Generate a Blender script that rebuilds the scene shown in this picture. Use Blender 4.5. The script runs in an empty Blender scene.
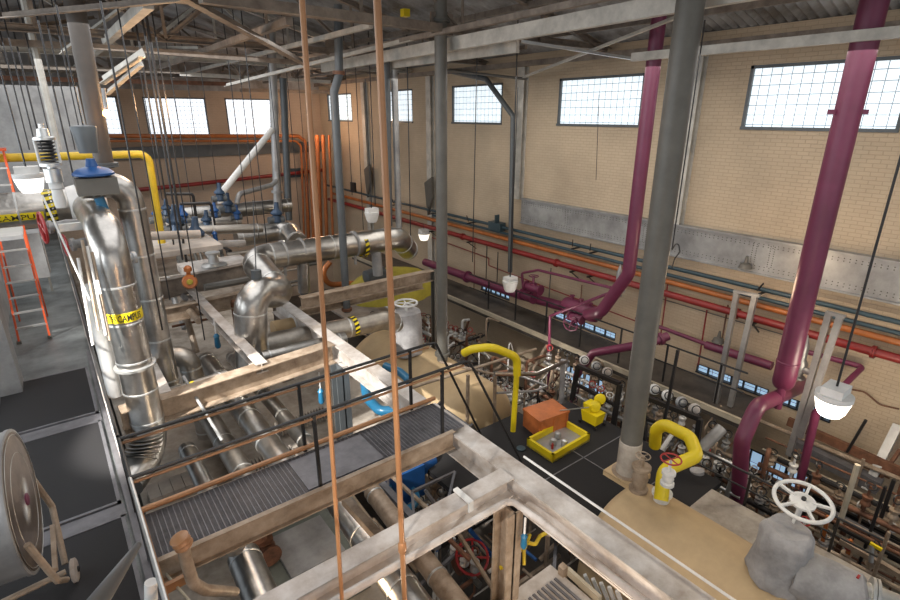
import bpy, math, random
from mathutils import Vector, Matrix
random.seed(7)
V = Vector
scn = bpy.context.scene
COL = scn.collection

# ------------------------------------------------------------------ camera
FPX = 523.0
PITCH = math.atan(185 / 523.0)
YAW = math.radians(37.5)
cam_d = bpy.data.cameras.new('camera'); cam = bpy.data.objects.new('camera', cam_d)
COL.objects.link(cam); scn.camera = cam
cam_d.sensor_width = 36; cam_d.lens = FPX / 900 * 36; cam_d.clip_start = .02; cam_d.clip_end = 200
cam.location = (0, 0, 0)
cam.rotation_euler = (math.pi / 2 - PITCH, 0, -YAW)

# ------------------------------------------------------------------ world, exposure
scn.view_settings.view_transform = 'Standard'; scn.view_settings.look = 'None'
scn.view_settings.gamma = 1; scn.view_settings.use_curve_mapping = False
scn.view_settings.exposure = 0.3
w = bpy.data.worlds.new('world'); scn.world = w; w.use_nodes = True
w.node_tree.nodes['Background'].inputs[0].default_value = (.78, .88, 1, 1)
w.node_tree.nodes['Background'].inputs[1].default_value = .36

def area(name, loc, target, size, size_y, power, color):
    l = bpy.data.lights.new(name, 'AREA'); l.shape = 'RECTANGLE'; l.size = size; l.size_y = size_y
    l.energy = power; l.color = color
    o = bpy.data.objects.new(name, l); COL.objects.link(o); o.location = loc
    o.rotation_euler = (V(target) - V(loc)).to_track_quat('-Z', 'Y').to_euler(); return o
def point(name, loc, power, color, r=.15):
    l = bpy.data.lights.new(name, 'POINT'); l.energy = power; l.color = color; l.shadow_soft_size = r
    o = bpy.data.objects.new(name, l); COL.objects.link(o); o.location = loc; return o
area('daylight_left', (-7.5, 12, -.4), (4, 12, -4), 22, 3.2, 820, (.88, .94, 1))
area('daylight_behind', (3, -5, -.5), (7, 8, -2.5), 16, 3.0, 170, (1, .92, .82))
area('roof_light', (2.5, 15, 1.5), (2.5, 15, -6), 6, 20, 620, (.97, .98, 1))
area('roof_light_right', (10.2, 8, 1.0), (10.2, 8, -8), 3, 14, 230, (1, .96, .9))
sun_d = bpy.data.lights.new('sun_patch', 'SPOT'); sun_d.energy = 12000; sun_d.spot_size = math.radians(20); sun_d.spot_blend = .25
sun_d.color = (1, .97, .92); sun_d.shadow_soft_size = .12
sun = bpy.data.objects.new('sun_patch', sun_d); COL.objects.link(sun); sun.location = (-6, 5.5, 1.6)
sun.rotation_euler = (V((2.6, 8.8, -5)) - V((-6, 5.5, 1.6))).to_track_quat('-Z', 'Y').to_euler()
def spot(name, loc, tgt, power, deg, col, r=.1):
    l = bpy.data.lights.new(name, 'SPOT'); l.energy = power; l.spot_size = math.radians(deg); l.spot_blend = .3; l.color = col; l.shadow_soft_size = r
    o = bpy.data.objects.new(name, l); COL.objects.link(o); o.location = loc; o.rotation_euler = (V(tgt) - V(loc)).to_track_quat('-Z', 'Y').to_euler()
spot('sun_patch_deck', (-6, 9, 2.0), (-.3, 14.5, -3.2), 5200, 26, (1, .98, .95))
spot('sun_patch_corner', (-5, 0, 1.8), (4.1, 4.2, -4.6), 2600, 14, (1, .97, .92))
spot('sun_patch_floor', (-5, 6, 2.2), (3.9, 9.6, -6.5), 5200, 14, (1, .97, .92))
point('pit_fill', (3.4, 2.6, -5.6), 40, (1, .8, .6), .2)  # unseen fill added to light the pit pipework
point('rack_light', (10.6, 9.5, -6.2), 45, (1, .9, .8), .25)
point('rack_light_near', (11.0, 2.0, -5.0), 80, (1, .85, .65), .25)
point('sodium_glow_near', (1.2, 1.2, -3.4), 95, (1, .55, .25), .25)
point('sodium_glow_mid', (2.6, 12.6, 0.2), 85, (1, .6, .3), .2)
point('sodium_glow_far', (11.3, 26.5, -.5), 160, (1, .62, .38), .3)
point('wall_wash_warm', (11.6, 4.6, -3.4), 45, (1, .72, .45), .3)

# ------------------------------------------------------------------ pixel ray to a point of the place
def P(u, v, x=None, y=None, z=None):
    l = u - 450.0; d = v - 300.0
    fw = FPX * math.cos(PITCH) - d * math.sin(PITCH); zz = -FPX * math.sin(PITCH) - d * math.cos(PITCH)
    r = (l * math.cos(YAW) + fw * math.sin(YAW), -l * math.sin(YAW) + fw * math.cos(YAW), zz)
    t = x / r[0] if x is not None else y / r[1] if y is not None else z / r[2]
    return V((r[0] * t, r[1] * t, r[2] * t))

# ------------------------------------------------------------------ materials
def mat(name, col, rough=.5, metal=0., var=.15, scale=3., bump=0., bscale=40., col2=None):
    m = bpy.data.materials.new(name); m.use_nodes = True
    nt = m.node_tree; b = nt.nodes['Principled BSDF']
    b.inputs['Roughness'].default_value = rough; b.inputs['Metallic'].default_value = metal
    g = nt.nodes.new('ShaderNodeNewGeometry')
    n = nt.nodes.new('ShaderNodeTexNoise'); n.inputs['Scale'].default_value = scale; n.inputs['Detail'].default_value = 6
    n.inputs['Roughness'].default_value = .65
    nt.links.new(g.outputs['Position'], n.inputs['Vector'])
    cr = nt.nodes.new('ShaderNodeValToRGB'); cr.color_ramp.elements[0].position = .32; cr.color_ramp.elements[1].position = .68
    c2 = col2 or tuple(c * (1 - 1.6 * var) for c in col)
    c1 = tuple(min(1, c * (1 + .5 * var)) for c in col)
    cr.color_ramp.elements[0].color = (*c2, 1); cr.color_ramp.elements[1].color = (*c1, 1)
    nt.links.new(n.outputs['Fac'], cr.inputs['Fac']); nt.links.new(cr.outputs['Color'], b.inputs['Base Color'])
    if bump:
        n2 = nt.nodes.new('ShaderNodeTexNoise'); n2.inputs['Scale'].default_value = bscale
        nt.links.new(g.outputs['Position'], n2.inputs['Vector'])
        bp = nt.nodes.new('ShaderNodeBump'); bp.inputs['Strength'].default_value = bump; bp.inputs['Distance'].default_value = .02
        nt.links.new(n2.outputs['Fac'], bp.inputs['Height']); nt.links.new(bp.outputs['Normal'], b.inputs['Normal'])
    return m
def emis(name, col, s):
    m = bpy.data.materials.new(name); m.use_nodes = True; b = m.node_tree.nodes['Principled BSDF']
    b.inputs['Base Color'].default_value = (*col, 1); b.inputs['Emission Color'].default_value = (*col, 1)
    b.inputs['Emission Strength'].default_value = s; return m
def wallcoord(nt, axis):
    g = nt.nodes.new('ShaderNodeNewGeometry'); s = nt.nodes.new('ShaderNodeSeparateXYZ'); c = nt.nodes.new('ShaderNodeCombineXYZ')
    nt.links.new(g.outputs['Position'], s.inputs[0])
    nt.links.new(s.outputs['Y' if axis == 'x' else 'X'], c.inputs[0]); nt.links.new(s.outputs['Z'], c.inputs[1])
    return c, g
def brickmat(name, axis, c1, c2, mortar):
    m = bpy.data.materials.new(name); m.use_nodes = True; nt = m.node_tree; b = nt.nodes['Principled BSDF']
    b.inputs['Roughness'].default_value = .75
    c, g = wallcoord(nt, axis)
    k = nt.nodes.new('ShaderNodeTexBrick'); k.inputs['Scale'].default_value = 1
    k.inputs['Brick Width'].default_value = .24; k.inputs['Row Height'].default_value = .085; k.inputs['Mortar Size'].default_value = .008
    k.inputs['Mortar Smooth'].default_value = .6
    k.inputs['Color1'].default_value = (*c1, 1); k.inputs['Color2'].default_value = (*c2, 1); k.inputs['Mortar'].default_value = (*mortar, 1)
    nt.links.new(c.outputs[0], k.inputs['Vector'])
    n = nt.nodes.new('ShaderNodeTexNoise'); n.inputs['Scale'].default_value = .55; n.inputs['Detail'].default_value = 5
    nt.links.new(g.outputs['Position'], n.inputs['Vector'])
    mp = nt.nodes.new('ShaderNodeMapRange'); mp.inputs['From Min'].default_value = .35; mp.inputs['From Max'].default_value = .65
    mp.inputs['To Min'].default_value = .86; mp.inputs['To Max'].default_value = 1.08
    nt.links.new(n.outputs['Fac'], mp.inputs['Value'])
    mx = nt.nodes.new('ShaderNodeMix'); mx.data_type = 'RGBA'; mx.blend_type = 'MULTIPLY'; mx.inputs[0].default_value = 1
    nt.links.new(k.outputs['Color'], mx.inputs[6]); nt.links.new(mp.outputs[0], mx.inputs[7])
    nt.links.new(mx.outputs[2], b.inputs['Base Color'])
    bp = nt.nodes.new('ShaderNodeBump'); bp.inputs['Strength'].default_value = .5; bp.inputs['Distance'].default_value = .02; bp.invert = True
    nt.links.new(k.outputs['Fac'], bp.inputs['Height']); nt.links.new(bp.outputs['Normal'], b.inputs['Normal'])
    return m
def blockmat(name, axis, size, col, s):
    m = bpy.data.materials.new(name); m.use_nodes = True; nt = m.node_tree; b = nt.nodes['Principled BSDF']
    c, g = wallcoord(nt, axis)
    k = nt.nodes.new('ShaderNodeTexBrick'); k.offset = 0; k.inputs['Scale'].default_value = 1
    k.inputs['Brick Width'].default_value = size; k.inputs['Row Height'].default_value = size; k.inputs['Mortar Size'].default_value = .009
    k.inputs['Mortar Smooth'].default_value = .3
    k.inputs['Color1'].default_value = (*col, 1); k.inputs['Color2'].default_value = (*[x * .88 for x in col], 1); k.inputs['Mortar'].default_value = (.10, .13, .16, 1)
    nt.links.new(c.outputs[0], k.inputs['Vector'])
    nt.links.new(k.outputs['Color'], b.inputs['Base Color']); nt.links.new(k.outputs['Color'], b.inputs['Emission Color'])
    b.inputs['Emission Strength'].default_value = s; b.inputs['Roughness'].default_value = .15
    return m
M = dict(
    brick=brickmat('brick_painted_tan', 'x', (.53, .42, .295), (.505, .395, .275), (.44, .34, .235)),
    brickf=brickmat('brick_painted_tan_far', 'y', (.50, .385, .29), (.48, .37, .275), (.42, .32, .24)),
    block=blockmat('glass_block', 'x', .215, (.80, .90, .96), .78),
    blockf=blockmat('glass_block_far', 'y', .2, (.85, .92, 1.0), 1.1),
    blockl=blockmat('glass_low', 'x', .42, (.42, .62, .85), .55),
    jacket=mat('aluminium_jacket', (.50, .475, .44), .31, 1.0, .22, 2.5, .25, 9),
    jacketd=mat('dull_jacket', (.44, .40, .35), .4, .95, .22, 2.5, .2, 9),
    grey=mat('grey_pipe_paint', (.125, .118, .102), .5, .1, .12, 3),
    blueg=mat('blue_grey_paint', (.105, .115, .12), .45, .2, .12, 3),
    purple=mat('purple_paint', (.155, .028, .068), .4, 0, .12, 2),
    red=mat('red_paint', (.25, .022, .02), .4, 0, .2, 2),
    orange=mat('orange_paint', (.42, .13, .03), .4, 0, .2, 2),
    rod=mat('tan_orange_paint', (.40, .20, .09), .38, .1, .15, 2),
    teal=mat('teal_paint', (.035, .065, .08), .45, 0, .15, 2),
    yellow=mat('yellow_paint', (.72, .55, .01), .4, 0, .05, 3),
    yellowd=mat('yellow_paint_old', (.60, .42, .02), .45, 0, .15, 3),
    olive=mat('olive_yellow_cover', (.38, .31, .03), .7, 0, .25, 1.5),
    tan=mat('tan_tank_insulation', (.50, .36, .20), .65, 0, .14, 1.2, .1, 6),
    steelw=mat('worn_white_beam', (.56, .53, .50), .5, .1, .28, 2.2, .15, 20, col2=(.33, .27, .22)),
    steelt=mat('worn_tan_steel', (.38, .30, .225), .55, .15, .25, 4, .1, 20, col2=(.2, .14, .09)),
    truss=mat('truss_paint', (.25, .21, .17), .6, .1, .3, 3, col2=(.13, .10, .08)),
    trussw=mat('pale_truss_paint', (.56, .53, .47), .55, .1, .2, 3),
    roof=mat('corrugated_roof', (.40, .41, .42), .5, .1, .3, .8, col2=(.12, .105, .09)),
    black=mat('black_paint', (.018, .017, .017), .4, .1, .1, 4),
    mat=mat('black_rubber_mat', (.010, .009, .010), .85, 0, .35, 2.5, .1, 60, col2=(.012, .011, .011)),
    deck=mat('deck_plate', (.19, .205, .20), .4, .3, .3, 1.5, .25, 60, col2=(.06, .065, .065)),
    grate=mat('grating_steel', (.17, .165, .175), .5, .3, .2, 5),
    conc=mat('concrete_floor', (.46, .41, .35), .75, 0, .3, 1.3, .1, 20, col2=(.20, .165, .13)),
    concd=mat('dark_concrete', (.10, .085, .07), .7, 0, .4, 1.0, .1, 20, col2=(.035, .03, .026)),
    concp=mat('pale_platform', (.42, .37, .32), .7, 0, .3, 1.0),
    blue=mat('blue_paint', (.015, .08, .25), .35, .1, .15, 4),
    lblue=mat('light_blue_paint', (.02, .14, .26), .3, 0, .1, 4),
    dblue=mat('dark_blue_valve', (.03, .06, .11), .4, .2, .2, 4),
    redw=mat('red_valve_wheel', (.38, .02, .02), .4, 0, .15, 4),
    white=mat('white_paint', (.72, .71, .68), .45, 0, .1, 4),
    cloth=mat('grey_jacket_fabric', (.40, .385, .38), .8, 0, .22, 3, .9, 7),
    rust=mat('rust_brown', (.20, .09, .05), .7, .1, .35, 5),
    ladder=mat('orange_fibreglass', (.66, .10, .03), .45, 0, .1, 4),
    alu=mat('bright_aluminium', (.62, .62, .60), .35, .8, .1, 4),
    obox=mat('orange_box', (.52, .15, .04), .55, 0, .18, 3),
    galv=mat('galvanised_plate', (.40, .395, .385), .45, .45, .22, 1.5, col2=(.24, .235, .23)),
    lamp=emis('lamp_glow', (1, .93, .8), 5), lampd=emis('lamp_dim', (1, .9, .75), 1.1), sodium=emis('sodium_bulb', (1, .42, .08), 40),
    brushed=mat('brushed_bronze_disc', (.26, .20, .155), .3, .9, .25, 4),
    umber=mat('umber_pipe_paint', (.085, .07, .058), .5, .1, .15, 2),
    skid=mat('grey_green_casing', (.20, .22, .19), .6, .1, .25, 2),
    cream=mat('cream_edge', (.50, .44, .33), .6, 0, .15, 3),
    glow=emis('opal_shade', (1, .97, .92), 1.3),
)

# ------------------------------------------------------------------ mesh builder
def frame(d):
    d = d.normalized(); up = V((0, 0, 1)) if abs(d.z) < .95 else V((0, 1, 0))
    a = d.cross(up).normalized(); return d, a, a.cross(d).normalized()
class MB:
    def __init__(s): s.v = []; s.f = []; s.m = []
    def add(s, vs, fs, mi=0):
        n = len(s.v); s.v += [V(q) for q in vs]; s.f += [tuple(n + i for i in f) for f in fs]; s.m += [mi] * len(fs); return s
    def box(s, a, b, mi=0):
        x0, y0, z0 = [min(a[i], b[i]) for i in range(3)]; x1, y1, z1 = [max(a[i], b[i]) for i in range(3)]
        return s.add([(x0,y0,z0),(x1,y0,z0),(x1,y1,z0),(x0,y1,z0),(x0,y0,z1),(x1,y0,z1),(x1,y1,z1),(x0,y1,z1)],
            [(0,3,2,1),(4,5,6,7),(0,1,5,4),(1,2,6,5),(2,3,7,6),(3,0,4,7)], mi)
    def bar(s, p, q, w, h, up=None, mi=0, off=(0, 0)):
        p, q = V(p), V(q); d = (q - p).normalized()
        if up is None: _, a, b = frame(d)
        else: a = d.cross(V(up)).normalized(); b = a.cross(d)
        o = a * off[0] + b * off[1]
        vs = [c + o + a * i * w / 2 + b * j * h / 2 for c in (p, q) for i, j in ((-1,-1),(1,-1),(1,1),(-1,1))]
        return s.add(vs, [(0,3,2,1),(4,5,6,7),(0,1,5,4),(1,2,6,5),(2,3,7,6),(3,0,4,7)], mi)
    def ibeam(s, p, q, w, h, t=.02, up=None):
        s.bar(p, q, w, t, up, off=(0, h / 2 - t / 2)); s.bar(p, q, w, t, up, off=(0, -h / 2 + t / 2)); return s.bar(p, q, t, h - 2 * t, up)
    def channel(s, p, q, w, h, t=.02, up=None):
        s.bar(p, q, w, t, up, off=(0, h / 2 - t / 2)); s.bar(p, q, w, t, up, off=(0, -h / 2 + t / 2)); return s.bar(p, q, t, h - 2 * t, up, off=(-w / 2 + t / 2, 0))
    def angle(s, p, q, w, t=.015, up=None):
        s.bar(p, q, w, t, up, off=(0, -w / 2)); return s.bar(p, q, t, w, up, off=(-w / 2, 0))
    def tube(s, pts, r, n=12, bend=0, seg=5, mi=0, closed=False):
        pts = [V(p) for p in pts]; out = []
        for i, p in enumerate(pts):
            if bend and 0 < i < len(pts) - 1:
                a = (pts[i-1] - p); b = (pts[i+1] - p); la, lb = a.length, b.length; a.normalize(); b.normalize()
                ang = a.angle(b)
                if ang > math.pi - .05: out.append(p); continue
                t = min(bend / math.tan(ang / 2), la * .49, lb * .49); R = t * math.tan(ang / 2)
                c = p + (a + b).normalized() * (R / math.sin(ang / 2))
                u0 = (p + a * t) - c; u1 = (p + b * t) - c; th = u0.angle(u1)
                for k in range(seg + 1):
                    f = k / seg; out.append(c + (u0 * math.sin((1 - f) * th) + u1 * math.sin(f * th)) / math.sin(th))
            else: out.append(p)
        pts = out; N = len(pts); rings = []
        d0 = (pts[1] - pts[0]).normalized(); _, a, b = frame(d0)
        for i in range(N):
            if closed: d = (pts[(i+1) % N] - pts[i-1]).normalized()
            else: d = (pts[min(i+1, N-1)] - pts[max(i-1, 0)]).normalized()
            a = (a - d * a.dot(d)).normalized(); b = d.cross(a)
            k = 1.0
            rings.append([pts[i] + (a * math.cos(2*math.pi*j/n) + b * math.sin(2*math.pi*j/n)) * r * k for j in range(n)])
        vs = [v for g in rings for v in g]; fs = []
        for i in range(N if closed else N - 1):
            i2 = (i + 1) % N
            for j in range(n): fs.append((i*n+j, i*n+(j+1) % n, i2*n+(j+1) % n, i2*n+j))
        if not closed: fs.append(tuple(range(n))[::-1]); fs.append(tuple((N-1)*n+j for j in range(n)))
        return s.add(vs, fs, mi)
    def lathe(s, o, d, prof, n=20, mi=0):
        o = V(o); d, a, b = frame(V(d)); vs = []; fs = []
        for (r, h) in prof:
            vs += [o + d * h + (a * math.cos(2*math.pi*j/n) + b * math.sin(2*math.pi*j/n)) * max(r, .0005) for j in range(n)]
        for i in range(len(prof) - 1):
            for j in range(n): fs.append((i*n+j, i*n+(j+1) % n, (i+1)*n+(j+1) % n, (i+1)*n+j))
        fs.append(tuple(range(n))[::-1]); fs.append(tuple((len(prof)-1)*n+j for j in range(n)))
        return s.add(vs, fs, mi)
    def cyl(s, p, q, r, n=14, mi=0):
        p, q = V(p), V(q); return s.lathe(p, q - p, [(r, 0), (r, (q - p).length)], n, mi)
    def ring(s, c, d, R, r, n=24, m=8, mi=0):
        d, a, b = frame(V(d)); c = V(c)
        return s.tube([c + (a * math.cos(2*math.pi*k/n) + b * math.sin(2*math.pi*k/n)) * R for k in range(n)], r, m, closed=True, mi=mi)
    def build(s, name, m, parent=None, smooth=True, ang=38):
        ms = m if isinstance(m, (list, tuple)) else [m]
        if parent is not None: org = ORG[parent.name]
        else:
            xs = [v.x for v in s.v]; ys = [v.y for v in s.v]; zs = [v.z for v in s.v]
            org = V(((min(xs)+max(xs))/2, (min(ys)+max(ys))/2, min(zs)))
        me = bpy.data.meshes.new(name); me.from_pydata([v - org for v in s.v], [], s.f)
        for k in ms: me.materials.append(M[k] if isinstance(k, str) else k)
        if len(ms) > 1: me.polygons.foreach_set('material_index', s.m)
        if smooth:
            me.shade_smooth(); me.set_sharp_from_angle(angle=math.radians(ang))
        o = bpy.data.objects.new(name, me); COL.objects.link(o)
        if parent is not None: o.parent = parent
        else: o.location = org
        ORG[o.name] = org; return o
ORD = 'first second third fourth fifth sixth seventh eighth ninth tenth eleventh twelfth thirteenth fourteenth fifteenth sixteenth seventeenth eighteenth nineteenth twentieth'.split() + ['twenty-' + x for x in 'first second third fourth fifth sixth seventh eighth ninth'.split()] + ['thirtieth']
ORG = {}
def tag(o, label, cat, group=None, kind=None):
    o['label'] = label; o['category'] = cat
    if group: o['group'] = group
    if kind: o['kind'] = kind
    return o
def T(name, loc, label, cat, group=None):
    o = bpy.data.objects.new(name, None); COL.objects.link(o); o.location = loc; o.empty_display_size = .1
    ORG[o.name] = V(loc); return tag(o, label, cat, group)
def struct(o): o['kind'] = 'structure'; return o
def dup(o, loc, rz=0, label=None, sc=None, parent=None):
    c = o.copy(); COL.objects.link(c)
    if parent is not None: c.parent = parent
    else:
        c.location = loc; c.rotation_euler = (0, 0, rz)
        if sc: c.scale = (sc, sc, sc)
        if label: c['label'] = label
    for ch in o.children: dup(ch, None, parent=c)
    return c
def plen(pts): return sum((V(pts[i+1]) - V(pts[i])).length for i in range(len(pts) - 1))

# ================================================================== SETTING
GZ = -10.5
def wall_holes(name, axis, c0, c1, u0, u1, z0, z1, holes, m):
    """slab with rectangular openings; u runs along the wall"""
    us = sorted({u0, u1, *[h[0] for h in holes], *[h[1] for h in holes]}); zs = sorted({z0, z1, *[h[2] for h in holes], *[h[3] for h in holes]})
    b = MB()
    for i in range(len(us) - 1):
        for j in range(len(zs) - 1):
            uc = (us[i] + us[i+1]) / 2; zc = (zs[j] + zs[j+1]) / 2
            if any(h[0] < uc < h[1] and h[2] < zc < h[3] for h in holes): continue
            if axis == 'x': b.box((c0, us[i], zs[j]), (c1, us[i+1], zs[j+1]))
            else: b.box((us[i], c0, zs[j]), (us[i+1], c1, zs[j+1]))
    return struct(b.build(name, m, smooth=False))
WR = [(3.2, 6.25), (9.0, 12.05), (14.65, 17.6), (20.4, 23.3), (26.1, 29.0)]
holesR = [(a, b, -.33, 1.08) for a, b in WR]
LOW = [(4.4, 6.3), (3.0, 4.1), (9.0, 11.6), (13.9, 15.6)]
holesR += [(a, b, -6.84, -6.58) for a, b in LOW] + [(a, b, -9.05, -8.4) for a, b in ((3.0, 4.8), (9.2, 11))]
wall_holes('wall_right', 'x', 13.6, 13.95, -4, 30, GZ, 1.9, holesR, 'brick')
WF = [(2.6, 3.55), (4.6, 7.42), (8.35, 10.85)]
wall_holes('wall_far', 'y', 30, 30.35, -9, 13.95, GZ, 1.15, [(a, b, -1.1, .82) for a, b in WF], 'brickf')
struct(MB().box((-9, 30, 1.15), (13.95, 30.3, 4.6)).build('wall_gable', 'roof', smooth=False))
nwin = 0
def window(axis, c, u0, u1, z0, z1, gm, fm='blueg', fr=.07, bars=0):
    global nwin; nwin += 1
    f = MB(); g = MB()
    def bx(b, ua, ub, za, zb, d0, d1):
        if axis == 'x': b.box((c + d0, ua, za), (c + d1, ub, zb))
        else: b.box((ua, c + d0, za), (ub, c + d1, zb))
    bx(f, u0, u1, z0, z0 + fr, -.04, .16); bx(f, u0, u1, z1 - fr, z1, .0, .16); bx(f, u0, u0 + fr, z0, z1, -.0, .16); bx(f, u1 - fr, u1, z0, z1, -.0, .16)
    for k in range(bars):
        uu = u0 + (u1 - u0) * (k + 1) / (bars + 1); bx(f, uu - .02, uu + .02, z0, z1, .02, .12)
    fo = struct(f.build('window_%d' % nwin, fm, smooth=False))
    ORG[fo.name] = fo.location.copy()
    bx(g, u0 + fr, u1 - fr, z0 + fr, z1 - fr, .08, .14)
    g.build('pane', gm, fo, smooth=False)
for a, b in WR: window('x', 13.6, a, b, -.33, 1.08, 'block')
for a, b in WF: window('y', 30, a, b, -1.1, .82, 'blockf')
for a, b in LOW:
    window('x', 13.6, a, b, -6.84, -6.58, 'blockl', 'black', .03, 5)
for a, b in ((3.0, 4.8), (9.2, 11)): window('x', 13.6, a, b, -9.05, -8.4, 'blockl', 'black', .05, 5)
# pale partition at the far left
struct(MB().box((-8, 24, -3.2), (1.7, 24.2, .95)).build('wall_left_partition', 'galv', smooth=False))
struct(MB().box((-.4, 29.86, -2.02), (13.6, 29.98, -1.45)).build('trim_1', 'blueg', smooth=False))
struct(MB().box((13.45, 2.4, -6.9), (13.6, 30, -6.75)).build('baseboard_right', 'cream', smooth=False)) if False else None
struct(MB().box((-9, -5, GZ - .3), (14, 30.3, GZ)).build('floor', 'concd', smooth=False))
# roof: corrugated sheets on two slopes
def roof(name, x0, z0, x1, z1):
    b = MB(); ys = []; y = -3.0; k = 0
    while y < 30.2: ys.append((y, .035 if k % 2 else -.035)); y += .1; k += 1
    n = len(ys); vs = [(x0, yy, z0 + dz) for yy, dz in ys] + [(x1, yy, z1 + dz) for yy, dz in ys]
    vs += [(x0, yy, z0 + dz + .02) for yy, dz in ys] + [(x1, yy, z1 + dz + .02) for yy, dz in ys]
    fs = [(i, i+1, n+i+1, n+i) for i in range(n-1)] + [(2*n+i, 3*n+i, 3*n+i+1, 2*n+i+1) for i in range(n-1)]
    b.add(vs, fs); return struct(b.build(name, 'roof', smooth=False))
roof('ceiling', 13.9, 1.85, 3.6, 4.5); roof('ceiling', 3.6, 4.5, -9, 1.3)

# ---------------------------------------------------------------- decks and platforms
struct(MB().box((-6, -3, -4.62), (.1, 28.0, -4.5)).build('floor_deck', 'deck', smooth=False))
t = MB().box((-6, 8.93, -4.5), (.0, 9.17, -4.485)).box((-6, 6.35, -4.5), (0, 6.58, -4.485)); t.box((.02, 1, -4.5), (.1, 12, -4.47)); struct(t.build('trim_2', 'grate', smooth=False))
for (x0, x1, y0, y1, lab) in [(-1.32, -.02, 9.2, 11.22, 'black rubber deck mat with pale metal edging, farthest of the mats'),
                              (-1.9, -.02, 6.6, 8.9, 'black rubber deck mat behind the barrel fan'),
                              (-2.6, -.02, 2.4, 6.33, 'black rubber deck mat under the barrel fan nearest the camera')]:
    t = T('floor_mat', ((x0 + x1) / 2, (y0 + y1) / 2, -4.5), lab, 'mat')
    MB().box((x0 + .04, y0 + .04, -4.5), (x1 - .04, y1 - .04, -4.475)).build('mat_sheet', 'mat', t, False)
    e = MB().box((x0, y0, -4.5), (x1, y0 + .04, -4.468)).box((x0, y1 - .04, -4.5), (x1, y1, -4.468)).box((x1 - .04, y0, -4.5), (x1, y1, -4.468)).box((x0, y0, -4.5), (x0 + .04, y1, -4.468))
    e.build('edging', 'grate', t, False)
struct(MB().box((5.2, 6.4, -7.12), (8.3, 8.0, -7.0)).box((5.95, -1.5, -7.12), (8.3, 6.4, -7.0)).box((8.3, 3.6, -7.12), (9.7, 7.6, -7.0)).build('floor_platform', 'mat', smooth=False))
struct(MB().box((.3, 9.3, -7.25), (6.2, 29.9, -7.1)).build('floor_left_level', 'conc', smooth=False))
struct(MB().box((8.3, .9, -7.1), (9.3, 3.6, -6.98)).build('floor_grey_strip', 'conc', smooth=False))
t = MB()
for y in (4.4, 5.8): t.box((5.96, y, -7.0), (9.7, y + .025, -6.994))
for x in (6.4, 8.1): t.box((x, 4.2, -7.0), (x + .025, 7.3, -6.994))
struct(t.build('trim_3', 'grate', smooth=False))
struct(MB().box((12.0, 4.3, -7.05), (13.55, 24, -6.9)).build('floor_walkway', 'concd', smooth=False))
struct(MB().box((11.92, 4.3, -6.9), (12.0, 24, -6.76)).build('trim_4', 'cream', smooth=False))
struct(MB().box((9.8, 9, -8.9), (11.6, 24, -8.8)).build('floor_lower_ledge', 'concp', smooth=False))

# ================================================================== STEEL
def steel(label, p, q, w, h, m='steelt', kind='ibeam', name='steel_beam', group=None, up=None, t=.02, bolts=0):
    b = MB(); getattr(b, kind)(p, q, w, h, t, up) if kind != 'bar' else b.bar(p, q, w, h, up)
    o = b.build(name, m, smooth=False); tag(o, label, 'beam', group)
    return o
# catwalk -----------------------------------------------------------
def grating(label, x0, x1, y0, y1, z, pitch=.02):
    t = T('grating_panel', ((x0+x1)/2, (y0+y1)/2, z), label, 'grating')
    b = MB(); y = y0
    while y < y1: b.box((x0, y, z - .03), (x1, y + .007, z)); y += pitch
    b.build('bearing_bars', 'grate', t, False)
    b = MB(); x = x0
    while x < x1: b.box((x, y0, z - .012), (x + .010, y1, z + .002)); x += .06
    b.build('cross_bars', 'grate', t, False)
    return t
CW = T('catwalk', (2.2, 5.8, -4.8), 'steel catwalk bridge with tan side beams leaving the left deck', 'walkway')
b = MB(); b.channel((.12, 5.33, -4.62), (4.16, 5.33, -4.62), .07, .3); b.build('side_beam', 'steelt', CW, False)
b = MB(); b.channel((4.14, 6.22, -4.62), (.12, 6.22, -4.62), .07, .18); b.build('side_beam', 'steelt', CW, False)
b = MB(); b.cyl((.14, 6.22, -4.43), (4.45, 6.22, -4.43), .036); b.build('kick_rail', 'rod', CW)
b = MB(); b.cyl((.14, 5.36, -4.46), (.14, 6.24, -4.46), .025); b.cyl((.14, 4.3, -4.46), (.14, 5.36, -4.46), .025); b.build('end_rail', 'rod', CW)
for x in (1, 2, 3, 4): MB().ibeam((x, 5.35, -4.62), (x, 6.22, -4.62), .06, .12, .01).build('cross_member', 'steelt', CW, False)
grating('dark steel grating tread panel of the catwalk beside the left deck', .16, 2.15, 5.38, 6.2, -4.5)
grating('dark steel grating tread panel of the catwalk beside the stairs', 2.16, 4.4, 5.38, 6.2, -4.5)
b = MB().box((1.9, 5.42, -4.5), (3.0, 6.12, -4.488)); tag(b.build('cover_plate', 'grate', smooth=False), 'flat grey sheet lying on the middle of the catwalk grating', 'plate')
def railing(label, pts, posts, zf, m='black', mm='rod', r=.022, h=1.07, ret=None, mid=True, tank=None):
    t = T('guard_rail', (pts[0][0], pts[0][1], zf), label, 'railing')
    top = [V((x, y, zf + h)) for x, y in pts]
    if ret: top += [V(q) for q in ret]
    MB().tube(top, r, 8, .08).build('top_rail', m, t)
    if mid: MB().tube([V((x, y, zf + (h * .52 if mm != 'rod' else h - .06))) for x, y in pts], r * .8, 8, .05).build('mid_rail_or_glow', mm, t)  # rod-coloured bar close below the top rail paints its sodium-lit underside
    for x, y in posts: MB().box((x - .02, y - .02, zf), (x + .02, y + .02, zf + h)).build('post', m, t, False)
    return t
railing('black pipe guard rail along the far side of the catwalk', [(.1, 6.24), (4.35, 6.24)], [(2.2, 6.24), (4.0, 6.24)], -4.5, ret=[(4.5, 6.24, -3.46), (5.9, 6.24, -6.4)])
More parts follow.
